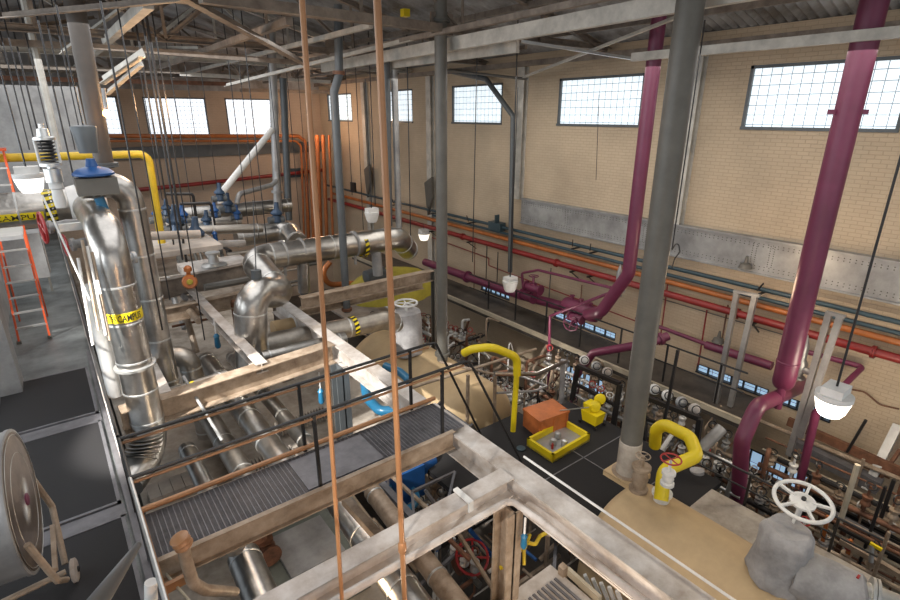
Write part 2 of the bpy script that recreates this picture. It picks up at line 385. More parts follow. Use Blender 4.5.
railing('black pipe guard rail along the near side of the catwalk', [(.1, 5.4), (4.4, 5.4)], [(2.05, 5.4), (4.0, 5.4)], -4.5, ret=[(4.52, 5.4, -3.47), (5.95, 5.4, -6.2)])
# rail along deck edge
t = T('guard_rail', (.1, 6.3, -4.5), 'long pale edge rail with posts along the left deck beyond the catwalk', 'railing')
for z in (-3.43, -3.95): MB().cyl((.1, 6.3, z), (.1, 27.5, z), .022, 8).build('rail', 'steelw' if z < -3.5 else 'black', t)
for y in (6.3, 8.4, 10.6, 13, 16, 19, 22, 25): MB().box((.08, y - .02, -4.5), (.12, y + .02, -3.43)).build('post', 'black' if y < 7 else 'steelw', t, False)
MB().box((.1, 6.3, -4.5), (.115, 27.5, -4.38)).build('toe_board', 'steelt', t, False)
t = T('guard_rail', (.1, 3, -4.5), 'dark shiny edge rail along the left deck in front of the catwalk', 'railing')
for z, m in ((-3.43, 'alu'), (-3.7, 'black'), (-3.95, 'black'), (-4.2, 'grate')): MB().cyl((.1, 1.6, z), (.1, 5.4, z), .02, 8).build('rail', m, t)
for y in (2.2, 5.4): MB().box((.08, y - .02, -4.5), (.12, y + .02, -3.43)).build('post', 'black', t, False)
MB().tube([(.1, 5.4, -3.43), (.1, 6.24, -3.43)], .022, 8).build('rail', 'black', t)
# stair handrail near the camera
a = V(P(100, 620, y=1.15)); c = P(138, 545, x=.1) if False else V((.1, 4.3, -3.43))
hr = MB().tube([P(84, 622, y=1.0), P(138, 545, y=4.0)], .024, 14); tag(hr.build('handrail', 'blueg'), 'thick brown-grey stair handrail coming from the bottom edge towards the catwalk corner', 'handrail')
# stairs
t = T('staircase', (5.4, 5.8, -7), 'open steel stairs going down from the catwalk to the black floor', 'stairs')
for y in (5.4, 6.24): MB().bar((4.5, y, -4.6), (5.8, y, -6.98), .04, .2).build('stringer', 'black', t, False)
for k in range(10): MB().box((4.5 + k * .125, 5.42, -4.78 - k * .23), (4.72 + k * .125, 6.22, -4.75 - k * .23)).build('tread', 'grate', t, False)
# main girders
def girder(label, p, q, w=.3, h=.42, m='steelw'):
    b = MB().ibeam(p, q, w, h, .03); o = b.build('steel_girder', m, smooth=False); return tag(o, label, 'beam')
girder('wide worn white steel girder running from the catwalk end to the bottom of the picture', (4.35, 6.3, -4.79), (4.35, -.5, -4.79), .34)
girder('worn grey steel girder running back from the catwalk under the tan tank', (4.3, 13.2, -4.75), (4.3, 6.32, -4.75), .28)
tag(MB().tube([(4.56, 4.25, -4.49), (4.56, -.5, -4.49)], .016, 8).build('conduit', 'white'), 'slim white conduit on the outer edge of the near girder', 'pipe')
steel('heavy tan cross beam below and in front of the catwalk', (.25, 4.15, -4.68), (4.15, 4.15, -4.66), .26, .3, 'steelw', 'ibeam')
tag(MB().box((3.35, 4.0, -4.5), (3.42, 4.3, -4.47)).box((3.35, 3.98, -4.62), (3.42, 4.0, -4.47)).build('beam_clamp', 'white', smooth=False), 'small white clamp over the front cross beam near the corner column', 'clamp')
hp = MB().tube([(.2, 3.68, -4.42), (3.75, 3.68, -4.42), (3.78, 3.2, -4.42), (3.78, -.5, -4.42)], .042, 12, .12)
tag(hp.build('steel_pipe', 'steelw'), 'cream pipe hugging the near beams and turning at the corner column', 'pipe')
def ibcol(label, x, y, z0, z1, m='steelt', w=.28):
    b = MB(); b.box((x - w/2, y - w/2, z0), (x + w/2, y - w/2 + .03, z1)); b.box((x - w/2, y + w/2 - .03, z0), (x + w/2, y + w/2, z1)); b.box((x - .015, y - w/2, z0), (x + .015, y + w/2, z1))
    b.box((x - w/2 - .05, y - w/2 - .05, z0), (x + w/2 + .05, y + w/2 + .05, z0 + .03))
    return tag(b.build('steel_column', m, smooth=False), label, 'column')
ibcol('rusty tan column under the corner of the two near beams', 4.05, 4.0, GZ, -4.93)
ibcol('violet-grey column with peeling orange paint under the catwalk girder', 4.15, 9.2, -7.1, -4.93, 'blueg')
steel('brown cross beam on the far side of the catwalk, white on top at its middle', (.25, 9.15, -4.72), (4.15, 9.5, -4.72), .3, .42, 'steelt')
steel('cross beam behind the tall vertical pipes at the left', (.3, 13.9, -4.7), (4.15, 14.1, -4.7), .26, .38, 'steelt')
steel('dark brown cross beam far behind the orange valve', P(150, 292, y=15.0), P(250, 271, y=15.0), .2, .5, 'truss')
steel('bright white beam running back from the brown cross beam', (2.62, 9.3, -4.55), (2.62, 15.0, -4.55), .22, .2, 'steelw')
steel('bare grey beam running back beside the far pipes at left', (.95, 9.3, -4.6), (1.0, 19.0, -4.6), .2, .2, 'steelw')
steel('brown ledge beam with flange in front of the olive dome', (4.45, 11.8, -4.35), (8.4, 11.8, -4.35), .25, .3, 'steelt')
steel('second brown beam below the ledge beam before the olive dome', (4.45, 12.6, -4.9), (8.6, 12.6, -4.9), .2, .2, 'steelt')
ibcol('grey column at the right end of the brown ledge beam', 8.45, 11.7, -8.8, -4.2, 'grey', .2)
ibcol('dark column standing under the large horizontal silver pipe', 4.4, 13.4, -7.1, -3.9, 'truss', .22)

# ---------------------------------------------------------------- roof steel
def truss(label, y, x0=-7, x1=13.2, zb=1.78, m='truss'):
    t = T('roof_truss', ((x0+x1)/2, y, zb), label, 'truss')
    def top(x): return min(1.85 + (13.9 - x) * .257, 4.5 - max(0, (3.6 - x)) * .254) - .25
    MB().channel((x0, y, zb), (x1, y, zb), .14, .16, .015).build('bottom_chord', m, t, False)
    MB().channel((x0, y, top(x0)), (3.6, y, top(3.6)), .14, .16, .015).build('top_chord', m, t, False)
    MB().channel((3.6, y, top(3.6)), (x1 + .3, y, top(x1 + .3)), .14, .16, .015).build('top_chord', m, t, False)
    n = 8; xs = [x0 + (x1 - x0) * k / n for k in range(n + 1)]
    for k in range(n):
        MB().angle((xs[k], y, zb), (xs[k+1], y, top(xs[k+1])) if k % 2 == 0 else (xs[k+1], y, zb), .09).build('web_member', m, t, False)
        if k % 2 == 1: MB().angle((xs[k], y, top(xs[k])), (xs[k+1], y, zb), .09).build('web_member', m, t, False)
        MB().angle((xs[k+1], y, zb), (xs[k+1], y, top(xs[k+1])), .07).build('web_member', m, t, False)
    g = MB().box((7.3, y - .02, zb - .12), (7.9, y + .02, zb + .3))
    for k in range(8): g.cyl((7.35 + k * .07, y - .05, zb - .05), (7.35 + k * .07, y + .05, zb - .05), .015, 6)
    g.build('gusset_plate', m, t, False)
    return t
truss('brown roof truss meeting the top of the slim grey pipe column', 10.2)
truss('roof truss behind the first, in the middle of the roof', 15.4, zb=1.75)
truss('third roof truss from the camera', 20.3, zb=1.75, m='trussw')
truss('farthest roof truss before the back wall', 26.4, zb=1.6)
# longitudinal members
steel('long white box beam hanging overhead from centre to top right', (7.9, 17.0, 1.42), (7.9, 3.5, 1.56), .12, .27, 'trussw', 'bar')
steel('riveted pale angle above the long white overhead beam', (7.45, 17.0, 1.62), (7.45, 4.0, 1.72), .12, .1, 'truss', 'bar')
steel('short pale trolley beam with a cut end hanging behind the overhead beam', (8.8, 14.8, 1.4), (8.8, 9.05, 1.4), .1, .24, 'trussw', 'bar')
steel('pale grey box beam crossing in front of the purple pipes near the wall', (10.9, 7.6, 1.2), (10.9, .5, 1.2), .1, .17, 'trussw', 'bar')
steel('brown beam along the top of the right wall', (13.3, -2, 1.58), (13.3, 29.8, 1.58), .12, .16, 'truss', 'bar')
steel('pale box beam pair on the left, end cut square below the roof', (1.6, 10.6, 1.35), (2.3, 7.2, 1.75), .14, .22, 'trussw', 'bar') if False else None
for i, (x, z, m) in enumerate([(12.0, 2.08, 'truss'), (10.2, 2.5, 'truss'), (5.6, 3.6, 'truss'), (3.6, 4.1, 'truss'), (1.2, 3.5, 'truss'), (-1.2, 2.9, 'truss'), (-3.4, 2.3, 'truss')]):
    steel('brown roof purlin under the corrugated sheets, %s counted from the right wall' % ORD[i], (x, -2, z), (x, 29.8, z), .08, .14, m, 'bar', 'roof_purlin', 'roof purlins')
for i, (x, z, w_, m, lab) in enumerate([(4.2, 1.62, .13, 'truss', 'brown longitudinal roof brace above the far windows'), (1.9, 1.66, .16, 'trussw', 'pale longitudinal strut above the left windows'),
        (-.2, 1.6, .12, 'truss', 'dark longitudinal strut over the left deck'), (10.3, 1.6, .09, 'truss', 'thin longitudinal strut in front of the high right windows'), (5.9, 1.7, .1, 'trussw', 'slim pale strut behind the orange rods')]):
    steel(lab, (x, 10.3, z), (x, 29.5, z), w_, w_, m, 'bar')
def brace(lab, p, q, w_=.09, m='truss'):
    return tag(MB().angle(p, q, w_).build('diagonal_brace', m, smooth=False), lab, 'brace')
brace('pale angle brace crossing under the roof left of the purple pipe', P(522, 41, z=1.5), P(637, 59, z=1.25), .06, 'alu')
brace('brown angle brace crossing the pale one before the third window', P(520, 78, x=12.5), P(675, 17, x=9.6), .07, 'trussw')
brace('dark diagonal brace from the top edge down to the middle truss', P(180, -8, y=9.4), P(305, 62, y=13.5), .15)
steel('brown double chord running from the top edge to the slim grey pipe column', P(200, -3, y=9.2), P(440, 28, y=10.0), .16, .16, 'truss', 'bar')
brace('pale diagonal brace rising from the left chord', P(90, 47, y=16), P(170, 0, y=16), .12)
brace('crossing diagonal brace high at the left', P(60, 52, y=17), P(135, -4, y=15), .1, 'trussw')
brace('white inclined strut at the top left corner', P(0, 15, y=12), P(190, -3, y=9.5), .09, 'truss')
brace('brown diagonal under the ridge at centre', P(225, 40, y=18), P(300, 10, y=16), .1)
brace('long diagonal from the gusset to the far left chord', P(225, 85, y=20), P(436, 32, y=10.4), .1, 'trussw')
brace('rusty diagonal left of the lamp flare', P(100, 80, y=13), P(140, 52, y=12), .16, 'trussw')
brace('second rusty diagonal left of the lamp flare', P(106, 92, y=13), P(140, 63, y=12), .1, 'trussw')
brace('short knee brace above the second high window', P(487, 78, x=13.2), P(513, 115, x=13.2), .12, 'blueg') if False else None
for i in range(14):
    x0 = random.uniform(-1, 9); y0 = random.uniform(14, 27); z0 = 1.7 + random.uniform(0, .3)
    tag(MB().angle((x0, y0, z0), (x0 + random.uniform(-2.5, 2.5), y0 + random.uniform(2, 5), z0 + random.uniform(-.1, 1.2)), .07).build('roof_brace', 'truss' if i % 3 else 'trussw', smooth=False),
        'thin angle brace among the roof trusses', 'brace', 'thin roof braces')
# wall steel
def pil(y, z0, lab, m='trussw'):
    b = MB().box((13.42, y - .16, z0), (13.44, y + .16, 1.5)).box((13.44, y - .02, z0), (13.6, y + .02, 1.5)).box((13.57, y - .2, z0), (13.6, y + .2, 1.5))
    tag(b.build('wall_column', m, smooth=False), lab, 'column')
pil(7.5, -2.8, 'white wall column between the two nearest high windows')
pil(13.6, -2.85, 'white wall column between the second and third high windows')
pil(19.0, -6.7, 'white wall column behind the slim grey pipe column')
pil(24.6, -6.7, 'white wall column nearest the far corner', 'trussw')
t = T('plate_girder', (13.5, 5, -3.65), 'riveted grey plate girder fixed along the right wall', 'girder')
MB().box((13.46, -3, -3.65), (13.595, 13.35, -2.8)).build('plate', 'galv', t, False)
MB().box((13.38, -3, -2.83), (13.595, 13.35, -2.79)).build('top_flange', 'galv', t, False)
MB().box((13.40, -3, -3.68), (13.595, 13.35, -3.64)).build('bottom_flange', 'galv', t, False)
b = MB()
y = 13.3; k = 0
while y > -2:
    for z in (-3.55, -3.48, -2.93, -2.99): b.lathe((13.46, y, z), (-1, 0, 0), [(.014, 0), (.01, .012)], 5)
    y -= .11; k += 1
for yc in (11.2, 8.3, 5.3, 4.9, 2.3):
    for z in range(10):
        for dy in (0, .09): b.lathe((13.46, yc + dy, -3.45 + z * .055), (-1, 0, 0), [(.014, 0), (.01, .012)], 5)
b.build('rivets', 'grey', t, False)['kind'] = 'stuff'

# ================================================================== PIPES
def pipe(label, pts, r, m='jacket', bend=None, n=16, bands=0, flanges=(), name='steel_pipe', cat='pipe', group=None, seg=6, bm='alu', supports=0):
    """straight run or bent run with jacket bands and flanges as parts"""
    pts = [V(p) for p in pts]
    if bend is None: bend = r * 2.2
    if not bands and not flanges:
        return tag(MB().tube(pts, r, n, bend, seg).build(name, m), label, cat, group)
    t = T(name, tuple(min(pts, key=lambda p: p.z)), label, cat, group)
    MB().tube(pts, r, n, bend, seg).build('pipe_body', m, t)
    if bands:
        for i in range(len(pts) - 1):
            a, c = pts[i], pts[i+1]; L = (c - a).length; d = (c - a) / L
            m0 = bend if i else .15; m1 = bend if i < len(pts) - 2 else .15; use = L - m0 - m1
            if use < .05: continue
            k = max(1, int(use / bands))
            for j in range(k + 1):
                q = a + d * (m0 + use * j / k)
                MB().lathe(q - d * .018, d, [(r + .001, 0), (r + .008, .003), (r + .008, .033), (r + .001, .036)], n * 2).build('jacket_band', bm, t)
    for f in flanges:
        i, fr = f[0], f[1]; a, c = pts[i], pts[i+1]; d = (c - a).normalized(); q = a + (c - a) * fr
        fb = MB().lathe(q - d * .04, d, [(r, 0), (r * 1.45, .001), (r * 1.45, .035), (r * 1.2, .036), (r * 1.2, .044), (r * 1.45, .045), (r * 1.45, .08), (r, .081)], n)
        fb.build('flange', f[2] if len(f) > 2 else m, t)
    return t
# tall verticals
gp = pipe('slim grey vertical pipe rising from the tan tank top at centre', [(7.57, 10.2, -6.2), (7.57, 10.2, 3.2)], .14, 'grey', n=20, flanges=[(0, .02), (0, .865, 'grey')])
gp2 = pipe('large grey vertical pipe standing on the near tan tank', [(7.5, 4.4, -6.3), (7.5, 4.4, 3.15)], .19, 'grey', n=28, flanges=[(0, .006, 'steelt')])
MB().lathe((7.5, 4.4, -6.3), (0, 0, 1), [(.2, 0), (.2, .75), (.19, .76)], 24).build('lower_section', 'conc', gp2)
pipe('blue-grey vertical pipe with an offset bend between the two orange rods', [P(338, 5, y=12.5), P(339, 75, y=12.5), P(334, 92, y=12.5), P(347, 312, y=12.5)], .1, 'blueg', .15, 14, flanges=[(0, .97, 'rust'), (2, .985, 'rust')])
pipe('dark vertical pipe mostly hidden behind the right orange rod', [P(386, 40, y=14.2), P(389, 226, y=14.2)], .11, 'blueg')
pipe('pale grey vertical pipe just right of the right orange rod', [P(394, 70, y=14.2), P(399, 230, y=14.2)], .1, 'galv')
pipe('pale grey vertical column pipe before the far wall windows', [P(271, 30, y=19), P(279, 240, y=19)], .14, 'galv', flanges=[(0, .75, 'galv')])
pipe('dark pipe standing beside the pale far column', [P(283, 78, y=22), P(289, 220, y=22)], .14, 'blueg')
pp = pipe('large purple vertical pipe at the right with bracket lugs, nearest the camera', [(11.2, 3.4, 3.0), (11.2, 3.4, -5.15), (11.9, 3.7, -5.5), (11.35, 3.55, -5.65), (9.95, 3.4, -5.9), (9.85, 3.4, -8.6)], .26, 'purple', .3, 24) if False else None
t = T('steel_pipe', (11.2, 3.4, -5.2), 'large purple vertical pipe at the right, nearest the camera, with bracket lugs across a window', 'pipe')
MB().tube([(11.2, 3.4, 2.4), (11.2, 3.4, -4.7), (11.2, 3.4, -5.15), (11.65, 3.55, -5.3)], .205, 28, .3).build('pipe_body', 'purple', t)
MB().tube([(11.2, 3.4, -5.0), (11.2, 3.4, -5.75)], .075, 12).build('drain_leg', 'purple', t)
for s in (-1, 1):
    e = V((11.2, 3.4, 0.05)) + V((.79, -.61, 0)) * s * .25
    b = MB().bar(e - V((.79, -.61, 0)) * s * .08, e + V((.79, -.61, 0)) * s * .1, .02, .08, (0, 0, 1)); b.build('bracket_lug', 'purple', t, False)
MB().lathe(V((11.2, 3.4, -4.72)), (0, 0, 1), [(.205, 0), (.215, .01), (.215, .05), (.205, .06)], 28).build('weld_collar', 'purple', t)
pipe('purple branch pipe sweeping down left from the foot of the near purple pipe', [P(838, 372, y=3.9), P(800, 387, y=3.6), P(757, 406, y=3.4), P(742, 440, y=3.4), P(734, 560, y=3.4)], .145, 'purple', .28, 20, flanges=[(0, .25), (0, .65)])
t = pipe('purple vertical pipe at mid right, partly behind the large grey pipe', [(11.2, 7.25, 2.45), (11.2, 7.25, -3.75), P(601, 312, x=11.2), P(588, 314, x=11.7)], .16, 'purple', .4, 24)
pipe('purple pipe bending down at the middle below the second riser', [P(668, 336, x=11.6), P(650, 343, x=11.2), P(593, 353, x=11.2), P(577, 375, x=11.2), P(571, 425, x=11.2)], .11, 'purple', .25, 16, flanges=[(0, .4)])
pipe('long horizontal purple pipe low along the right wall', [P(425, 262, x=12.9), P(520, 295, x=12.9), P(600, 316, x=12.9)], .165, 'purple', n=16, flanges=[(0, .5), (1, .6)])
pipe('thin purple rack pipe with a square step, left of the second riser', [P(548, 400, x=11.4), P(550, 316, x=11.4), P(612, 292, x=11.4), P(612, 288, x=12.6), P(538, 270, x=12.6), P(522, 273, x=12.6), P(524, 300, x=12.6)], .045, 'purple', .08, 10)
pipe('thicker purple pipe length fixed to the wall right of the grey pipe', [P(706, 345, x=13.1), P(772, 366, x=13.1)], .11, 'purple', n=16)
pipe('thin purple pipe on the wall leading into the thicker length', [P(636, 318, x=13.1), P(708, 345, x=13.1)], .055, 'purple', n=12)
pipe('slim purple pipe ending in an elbow above the white lamp', [P(640, 318, x=13.1), P(706, 344, x=13.15), P(863, 367, x=13.15), P(843, 388, x=12.4)], .05, 'purple', .1, 12) if False else None
pipe('slim purple pipe ending in an elbow above the white lamp', [P(800, 350, x=13.2), P(863, 367, x=13.2), P(843, 386, x=12.3)], .06, 'purple', .1, 12)
pipe('short purple vertical pipe below the white lamp', [P(829, 404, x=11.6), P(816, 413, x=11.6), P(800, 482, x=11.6), P(796, 505, x=11.6)], .08, 'purple', .12, 14)
pipe('purple upright at the left of the short one, behind the white handwheel', [P(745, 455, x=10.6), P(742, 500, x=10.6)], .12, 'purple', n=16) if False else None
# purple valve cluster
def flg_valve(label, c, d, r, m, wheel='black', wd=(0, 0, 1), L=.5, wr=.2, cat='valve', group=None, stem=.3):
    c = V(c); d = V(d).normalized(); wd = V(wd).normalized()
    t = T('gate_valve', tuple(c), label, cat, group)
    MB().lathe(c - d * L / 2, d, [(r * 1.5, 0), (r * 1.5, .05), (r, .06), (r * 1.15, L * .35), (r * 1.3, L * .5), (r * 1.15, L * .65), (r, L - .06), (r * 1.5, L - .05), (r * 1.5, L)], 16).build('valve_body', m, t)
    MB().lathe(c, wd, [(r * .9, 0), (r * .9, r), (r * 1.1, r + .01), (r * 1.1, r + .05), (r * .35, r + .06), (r * .3, r + stem)], 12).build('bonnet', m, t)
    w_ = c + wd * (r + stem)
    o = MB().ring(w_, wd, wr, wr * .09, 20, 6).build('handwheel', wheel, t)
    _, a, b_ = frame(wd); s = MB()
    for k in range(4):
        an = k * math.pi / 2 + .3; s.cyl(w_, w_ + (a * math.cos(an) + b_ * math.sin(an)) * wr, wr * .07, 6)
    s.build('spoke', wheel, o)
    return t
flg_valve('purple flanged valve on the wall pipe near the hanging lamp', P(533, 288, x=12.4), (0, 1, 0), .12, 'purple', 'purple', L=.7, wr=.16)
flg_valve('purple flanged valve left of the step pipe', P(528, 296, x=12.6), (0, 1, 0), .14, 'purple', 'purple', L=.6, wr=.12)
flg_valve('dark purple handwheel valve under the thick purple run', P(576, 318, x=12.0), (0, 1, 0), .1, 'purple', 'purple', (-1, -.3, -.2), .5, .22)
t = T('purple_drum', tuple(P(575, 312, x=12.3)), 'fat purple horizontal drum pipe between the two purple risers', 'pipe')
MB().lathe(P(565, 303, x=12.3), P(602, 318, x=12.3) - P(565, 303, x=12.3), [(.05, -.1), (.2, 0), (.24, .1), (.24, 1.1), (.2, 1.25), (.05, 1.35)], 20).build('drum_body', 'purple', t)
for k in range(3): MB().lathe(P(572 + k * 9, 300 + k * 4, x=12.3), (0, 0, 1), [(.05, 0), (.05, .12), (.08, .13), (.08, .16)], 10).build('nozzle', 'purple', t)
# wall pipes on right wall
pipe('upper teal pipe running along the right wall', [(13.3, 29.5, -3.9), (13.3, -2.5, -4.0)], .055, 'teal', n=10)
pipe('lower teal pipe running along the right wall', [(13.25, 18.5, -4.12), (13.25, -2.5, -4.22)], .05, 'teal', n=10)
pipe('thick orange pipe running along the right wall', [(13.3, 28.6, -4.3), (13.3, -2.5, -4.42)], .075, 'orange', n=12)
pipe('thick red pipe running along the right wall', [(13.2, 28.9, -4.66), (13.2, -2.5, -4.72)], .095, 'red', n=14, flanges=[(0, .75), (0, .56), (0, .84), (0, .4)])
pipe('thin red sprinkler pipe below the thick red pipe', [(13.4, 16, -5.0), (13.4, 9.4, -5.9), (13.4, 6.2, -5.6), (13.4, 3.6, -5.3)], .02, 'red', .1, 8) if False else None
pipe('thin red conduit low on the right wall', [(13.45, 19, -5.2), (13.45, 15.0, -5.35), (13.45, 15.0, -5.65), (13.45, 8.2, -5.9)], .02, 'red', .05, 8)
pipe('thin grey conduit low on the right wall', [(13.45, 8, -4.98), (13.45, 3.8, -5.0)], .015, 'grey', .05, 8)
pipe('thin dark conduit curving across the wall right of the white lamp', [P(845, 388, x=13.4), P(865, 392, x=13.4), P(880, 405, x=13.4), P(899, 409, x=13.4)], .02, 'rust', .2, 8)
for k, (u, v0, v1, m) in enumerate([(652, 300, 360, 'rust'), (668, 282, 345, 'red'), (707, 310, 365, 'red'), (728, 305, 352, 'rust'), (475, 238, 290, 'rust'), (487, 245, 296, 'black'), (498, 252, 285, 'black'), (551, 268, 300, 'grey'), (582, 285, 318, 'rust')]):
    pipe('thin vertical conduit crossing the right wall, %s from the left' % ORD[[4, 0, 0, 0, 0, 0, 0, 0, 0][k] if 0 else [5, 6, 7, 8, 0, 1, 2, 3, 4][k]], [P(u, v0, x=13.42), P(u - (u - 440) * .0006 * (v1 - v0), v1, x=13.42)], .02, m, n=6)
tag(MB().box((13.15, 14.1, -4.1), (13.45, 14.75, -3.8)).box((13.1, 14.3, -3.8), (13.3, 14.35, -3.5)).build('junction_box', 'teal', smooth=False), 'teal junction box on the wall pipes left of the plate girder', 'box')
for y in (15.9, 10.6, 9.9, 7.6, 4.9, 1.6, 18.5, 21.5):
    b = MB().bar((13.05, y, -4.82), (13.6, y, -4.82), .05, .05).bar((13.05, y, -4.05), (13.6, y, -4.05), .05, .04).bar((13.1, y, -4.82), (13.55, y, -5.15), .03, .03).bar((12.95, y - .1, -3.72), (13.2, y + .1, -4.0), .03, .03)
    tag(b.build('pipe_bracket', 'black', smooth=False), 'small dark bracket carrying the coloured wall pipes', 'bracket', 'brackets of the coloured wall pipes')
pipe('red fire pipe along the far wall', [(-1, 29.6, -3.55), (6.1, 29.6, -3.35), (13.3, 29.6, -3.05)], .1, 'red', n=10)
pipe('upper orange pipe along the far windows turning down at the corner', [P(105, 136, y=29), P(298, 136, y=29), P(305, 141, y=29), P(309, 250, y=29)], .1, 'orange', .25, 10)
pipe('lower orange pipe along the far windows', [P(105, 141, y=28.9), P(296, 141, y=28.9), P(301, 146, y=28.9), P(304, 235, y=28.9)], .06, 'orange', .25, 10)
for k, (u, r) in enumerate([(311, .1), (318, .12), (324, .1), (330, .07)]):
    pipe(['leftmost', 'second', 'third', 'rightmost'][k] + ' orange riser of the four in the far corner', [P(u - 1, 135, y=27.5 - k * .3), P(u + 3, 250 - k * 4, y=27.5 - k * .3)], r, 'orange', n=10)
pipe('brown-orange pipe loop low in the far corner', [P(330, 262, y=20), P(322, 272, y=20), P(328, 285, y=20), P(375, 282, y=20)], .12, 'orange', .5, 10)
# the two orange rods in front
r1 = pipe('slim orange-tan vertical rod at left centre crossing the catwalk', [P(301, -15, y=3.5), P(344, 630, y=3.5)], .019, 'rod', n=14)
r2 = T('steel_pipe', (2.08, 3.5, -6.6), 'orange-tan vertical rod at centre, thicker and right of the other', 'pipe')
MB().cyl(P(376.5, -15, y=3.5), P(406, 630, y=3.5), .027, 16).build('pipe_body', 'rod', r2)
MB().lathe(P(402.5, 553, y=3.5), (0, 0, 1), [(.027, 0), (.04, .02), (.043, .06), (.04, .12), (.027, .14)], 16).build('coupling', 'rod', r2)
# top-left big pipe
t = pipe('broad brown-grey vertical pipe at upper left behind the cone lamp', [P(70, -20, y=12), P(105, 168, y=12)], .16, 'umber', n=24, flanges=[(0, .98, 'blueg')])
# campus steam pipes
NP = T('steam_pipe', (.6, 9.1, -5.2), 'large silver vertical steam pipe with yellow campus band beside the left deck', 'pipe')
np_pts = [(.6, 11.8, -1.62), (.6, 9.1, -1.62), (.6, 9.1, -5.35), (.1, 8.5, -5.5)]
MB().tube(np_pts, .25, 32, .5, 9).build('pipe_body', 'jacket', NP)
for z in (-2.45, -3.05, -3.7, -4.25, -4.8): MB().lathe((.6, 9.1, z), (0, 0, 1), [(.251, 0), (.257, .005), (.257, .03), (.251, .035)], 32).build('jacket_band', 'alu', NP)
MB().lathe((.6, 9.1, -3.82), (0, 0, 1), [(.251, 0), (.30, .01), (.30, .05), (.251, .06)], 32).build('clamp_ring', 'alu', NP)
for k in range(7):
    an = k / 7 * 1.3; c = V((.6, 9.1, -5.0)) - V((0, 0, 0))
    d = V((-.25 * math.sin(an), -.35 * math.sin(an), -math.cos(an)))
    MB().lathe(V((.6, 9.1, -4.95)) + d * 0.02 + V((-.04 * k, -.055 * k, -.05 * k)), d, [(.252, 0), (.262, .004), (.262, .014), (.252, .018)], 32).build('elbow_gore', 'jacket', NP)
def text_mesh(s, size):
    cu = bpy.data.curves.new('tmp_text', 'FONT'); cu.body = s; cu.size = size; cu.resolution_u = 2; cu.offset = size * .012
    o = bpy.data.objects.new('tmp_text', cu); COL.objects.link(o)
    dg = bpy.context.evaluated_depsgraph_get(); me = bpy.data.meshes.new_from_object(o.evaluated_get(dg))
    vs = [v.co.copy() for v in me.vertices]; fs = [tuple(p.vertices) for p in me.polygons]
    bpy.data.objects.remove(o); bpy.data.curves.remove(cu); bpy.data.meshes.remove(me)
    return vs, fs, max(v.x for v in vs), max(v.y for v in vs)
# band round the vertical pipe
MB().lathe((.6, 9.1, -2.98), (0, 0, 1), [(.252, 0), (.256, .001), (.256, .15), (.252, .151)], 40).build('marker_band', 'yellow', NP)
th0 = math.atan2(-9.1, -.6) + .98   # last letter towards the right of the visible side
def words(text, size, put, parent):
    tot = text_mesh(text, size)[2]; x = 0; out = []
    for wd_ in text.split():
        vs, fs, wd, ht = text_mesh(wd_, size); x0 = x; x += wd + size * .28; out.append((wd_, vs, fs, x0))
    tot = x - size * .28
    for wd_, vs, fs, x0 in out: MB().add([put(v.x + x0, v.y, tot) for v in vs], fs).build('lettering', 'black', parent, False)
words('TO NORTH CAMPUS', .15, lambda x, y, tot: V((.6 + .258 * math.cos(th0 + (x - tot) * .62 / .258), 9.1 + .258 * math.sin(th0 + (x - tot) * .62 / .258), -2.958 + y)), NP)
def hazard(parent, c, d, r, w_, n=14):
    d, a, b = frame(V(d)); c = V(c); m = MB(); q = []
    for k in range(n * 2):
        a0, a1 = [2 * math.pi * (k + j) / (n * 2) for j in (0, 1)]
        p = lambda an, h, rr: c + d * h + (a * math.cos(an) + b * math.sin(an)) * rr
        sk = .12
        m.add([p(a0, 0, r), p(a1, 0, r), p(a1 + sk, w_, r), p(a0 + sk, w_, r)], [(0, 1, 2, 3)], k % 2)
    return m.build('hazard_band', ['yellow', 'black'], parent, False)

# left horizontal pipe
LP = T('steam_pipe', (-1.5, 12.1, -1.9), 'large silver horizontal steam pipe at the left edge with yellow campus strip', 'pipe')
MB().cyl((-6, 12.1, -1.58), (.35, 12.1, -1.58), .29, 32).build('pipe_body', 'jacket', LP)
for x in (-2.6, -1.7, -.95, -.45, .05): MB().lathe((x, 12.1, -1.58), (1, 0, 0), [(.291, 0), (.30, .004), (.30, .03), (.291, .034)], 32).build('jacket_band', 'alu', LP)
def wrapx(x, s, r): an = s / r; return V((x, 12.1 - r * math.cos(an), -1.58 + r * math.sin(an)))
m = MB(); N = 8
for i in range(N): m.add([wrapx(-2.9, -.19 + .15 * i / N, .293), wrapx(-.08, -.19 + .15 * i / N, .293), wrapx(-.08, -.19 + .15 * (i+1) / N, .293), wrapx(-2.9, -.19 + .15 * (i+1) / N, .293)], [(0, 1, 2, 3)])
m.build('marker_band', 'yellow', LP, False)
words('TO NORTH CAMPUS', .14, lambda x, y, tot: wrapx(-1.75 + x * 1.62 / tot, -.17 + y, .2955), LP)
hazard(LP, (-.05, 12.1, -1.58), (1, 0, 0), .302, .16)
tag(MB().lathe((.57, 12.1, -1.6), (-1, 0, 0), [(.2, -.35), (.36, -.3), (.38, -.1), (.38, .1), (.34, .25)], 28).build('pipe_elbow', 'white'), 'white wrapped fitting joining the horizontal steam pipe to the vertical one', 'pipe')
P2 = pipe('second silver vertical steam pipe, behind and right of the banded one', [(.5, 10.9, -1.12), (1.2, 11, -1.15), (1.2, 11, -4.6), (1.2, 10.9, -5.6), (1.9, 10.7, -5.7)], .22, 'jacket', .45, 28, bands=.8)
pipe('silver elbow pipe with dark inside hanging below the second steam pipe', [(1.3, 11.8, -4.9), (1.75, 11.6, -4.9), (1.85, 11.5, -6.9)], .22, 'jacketd', .3, 20, bands=.6)
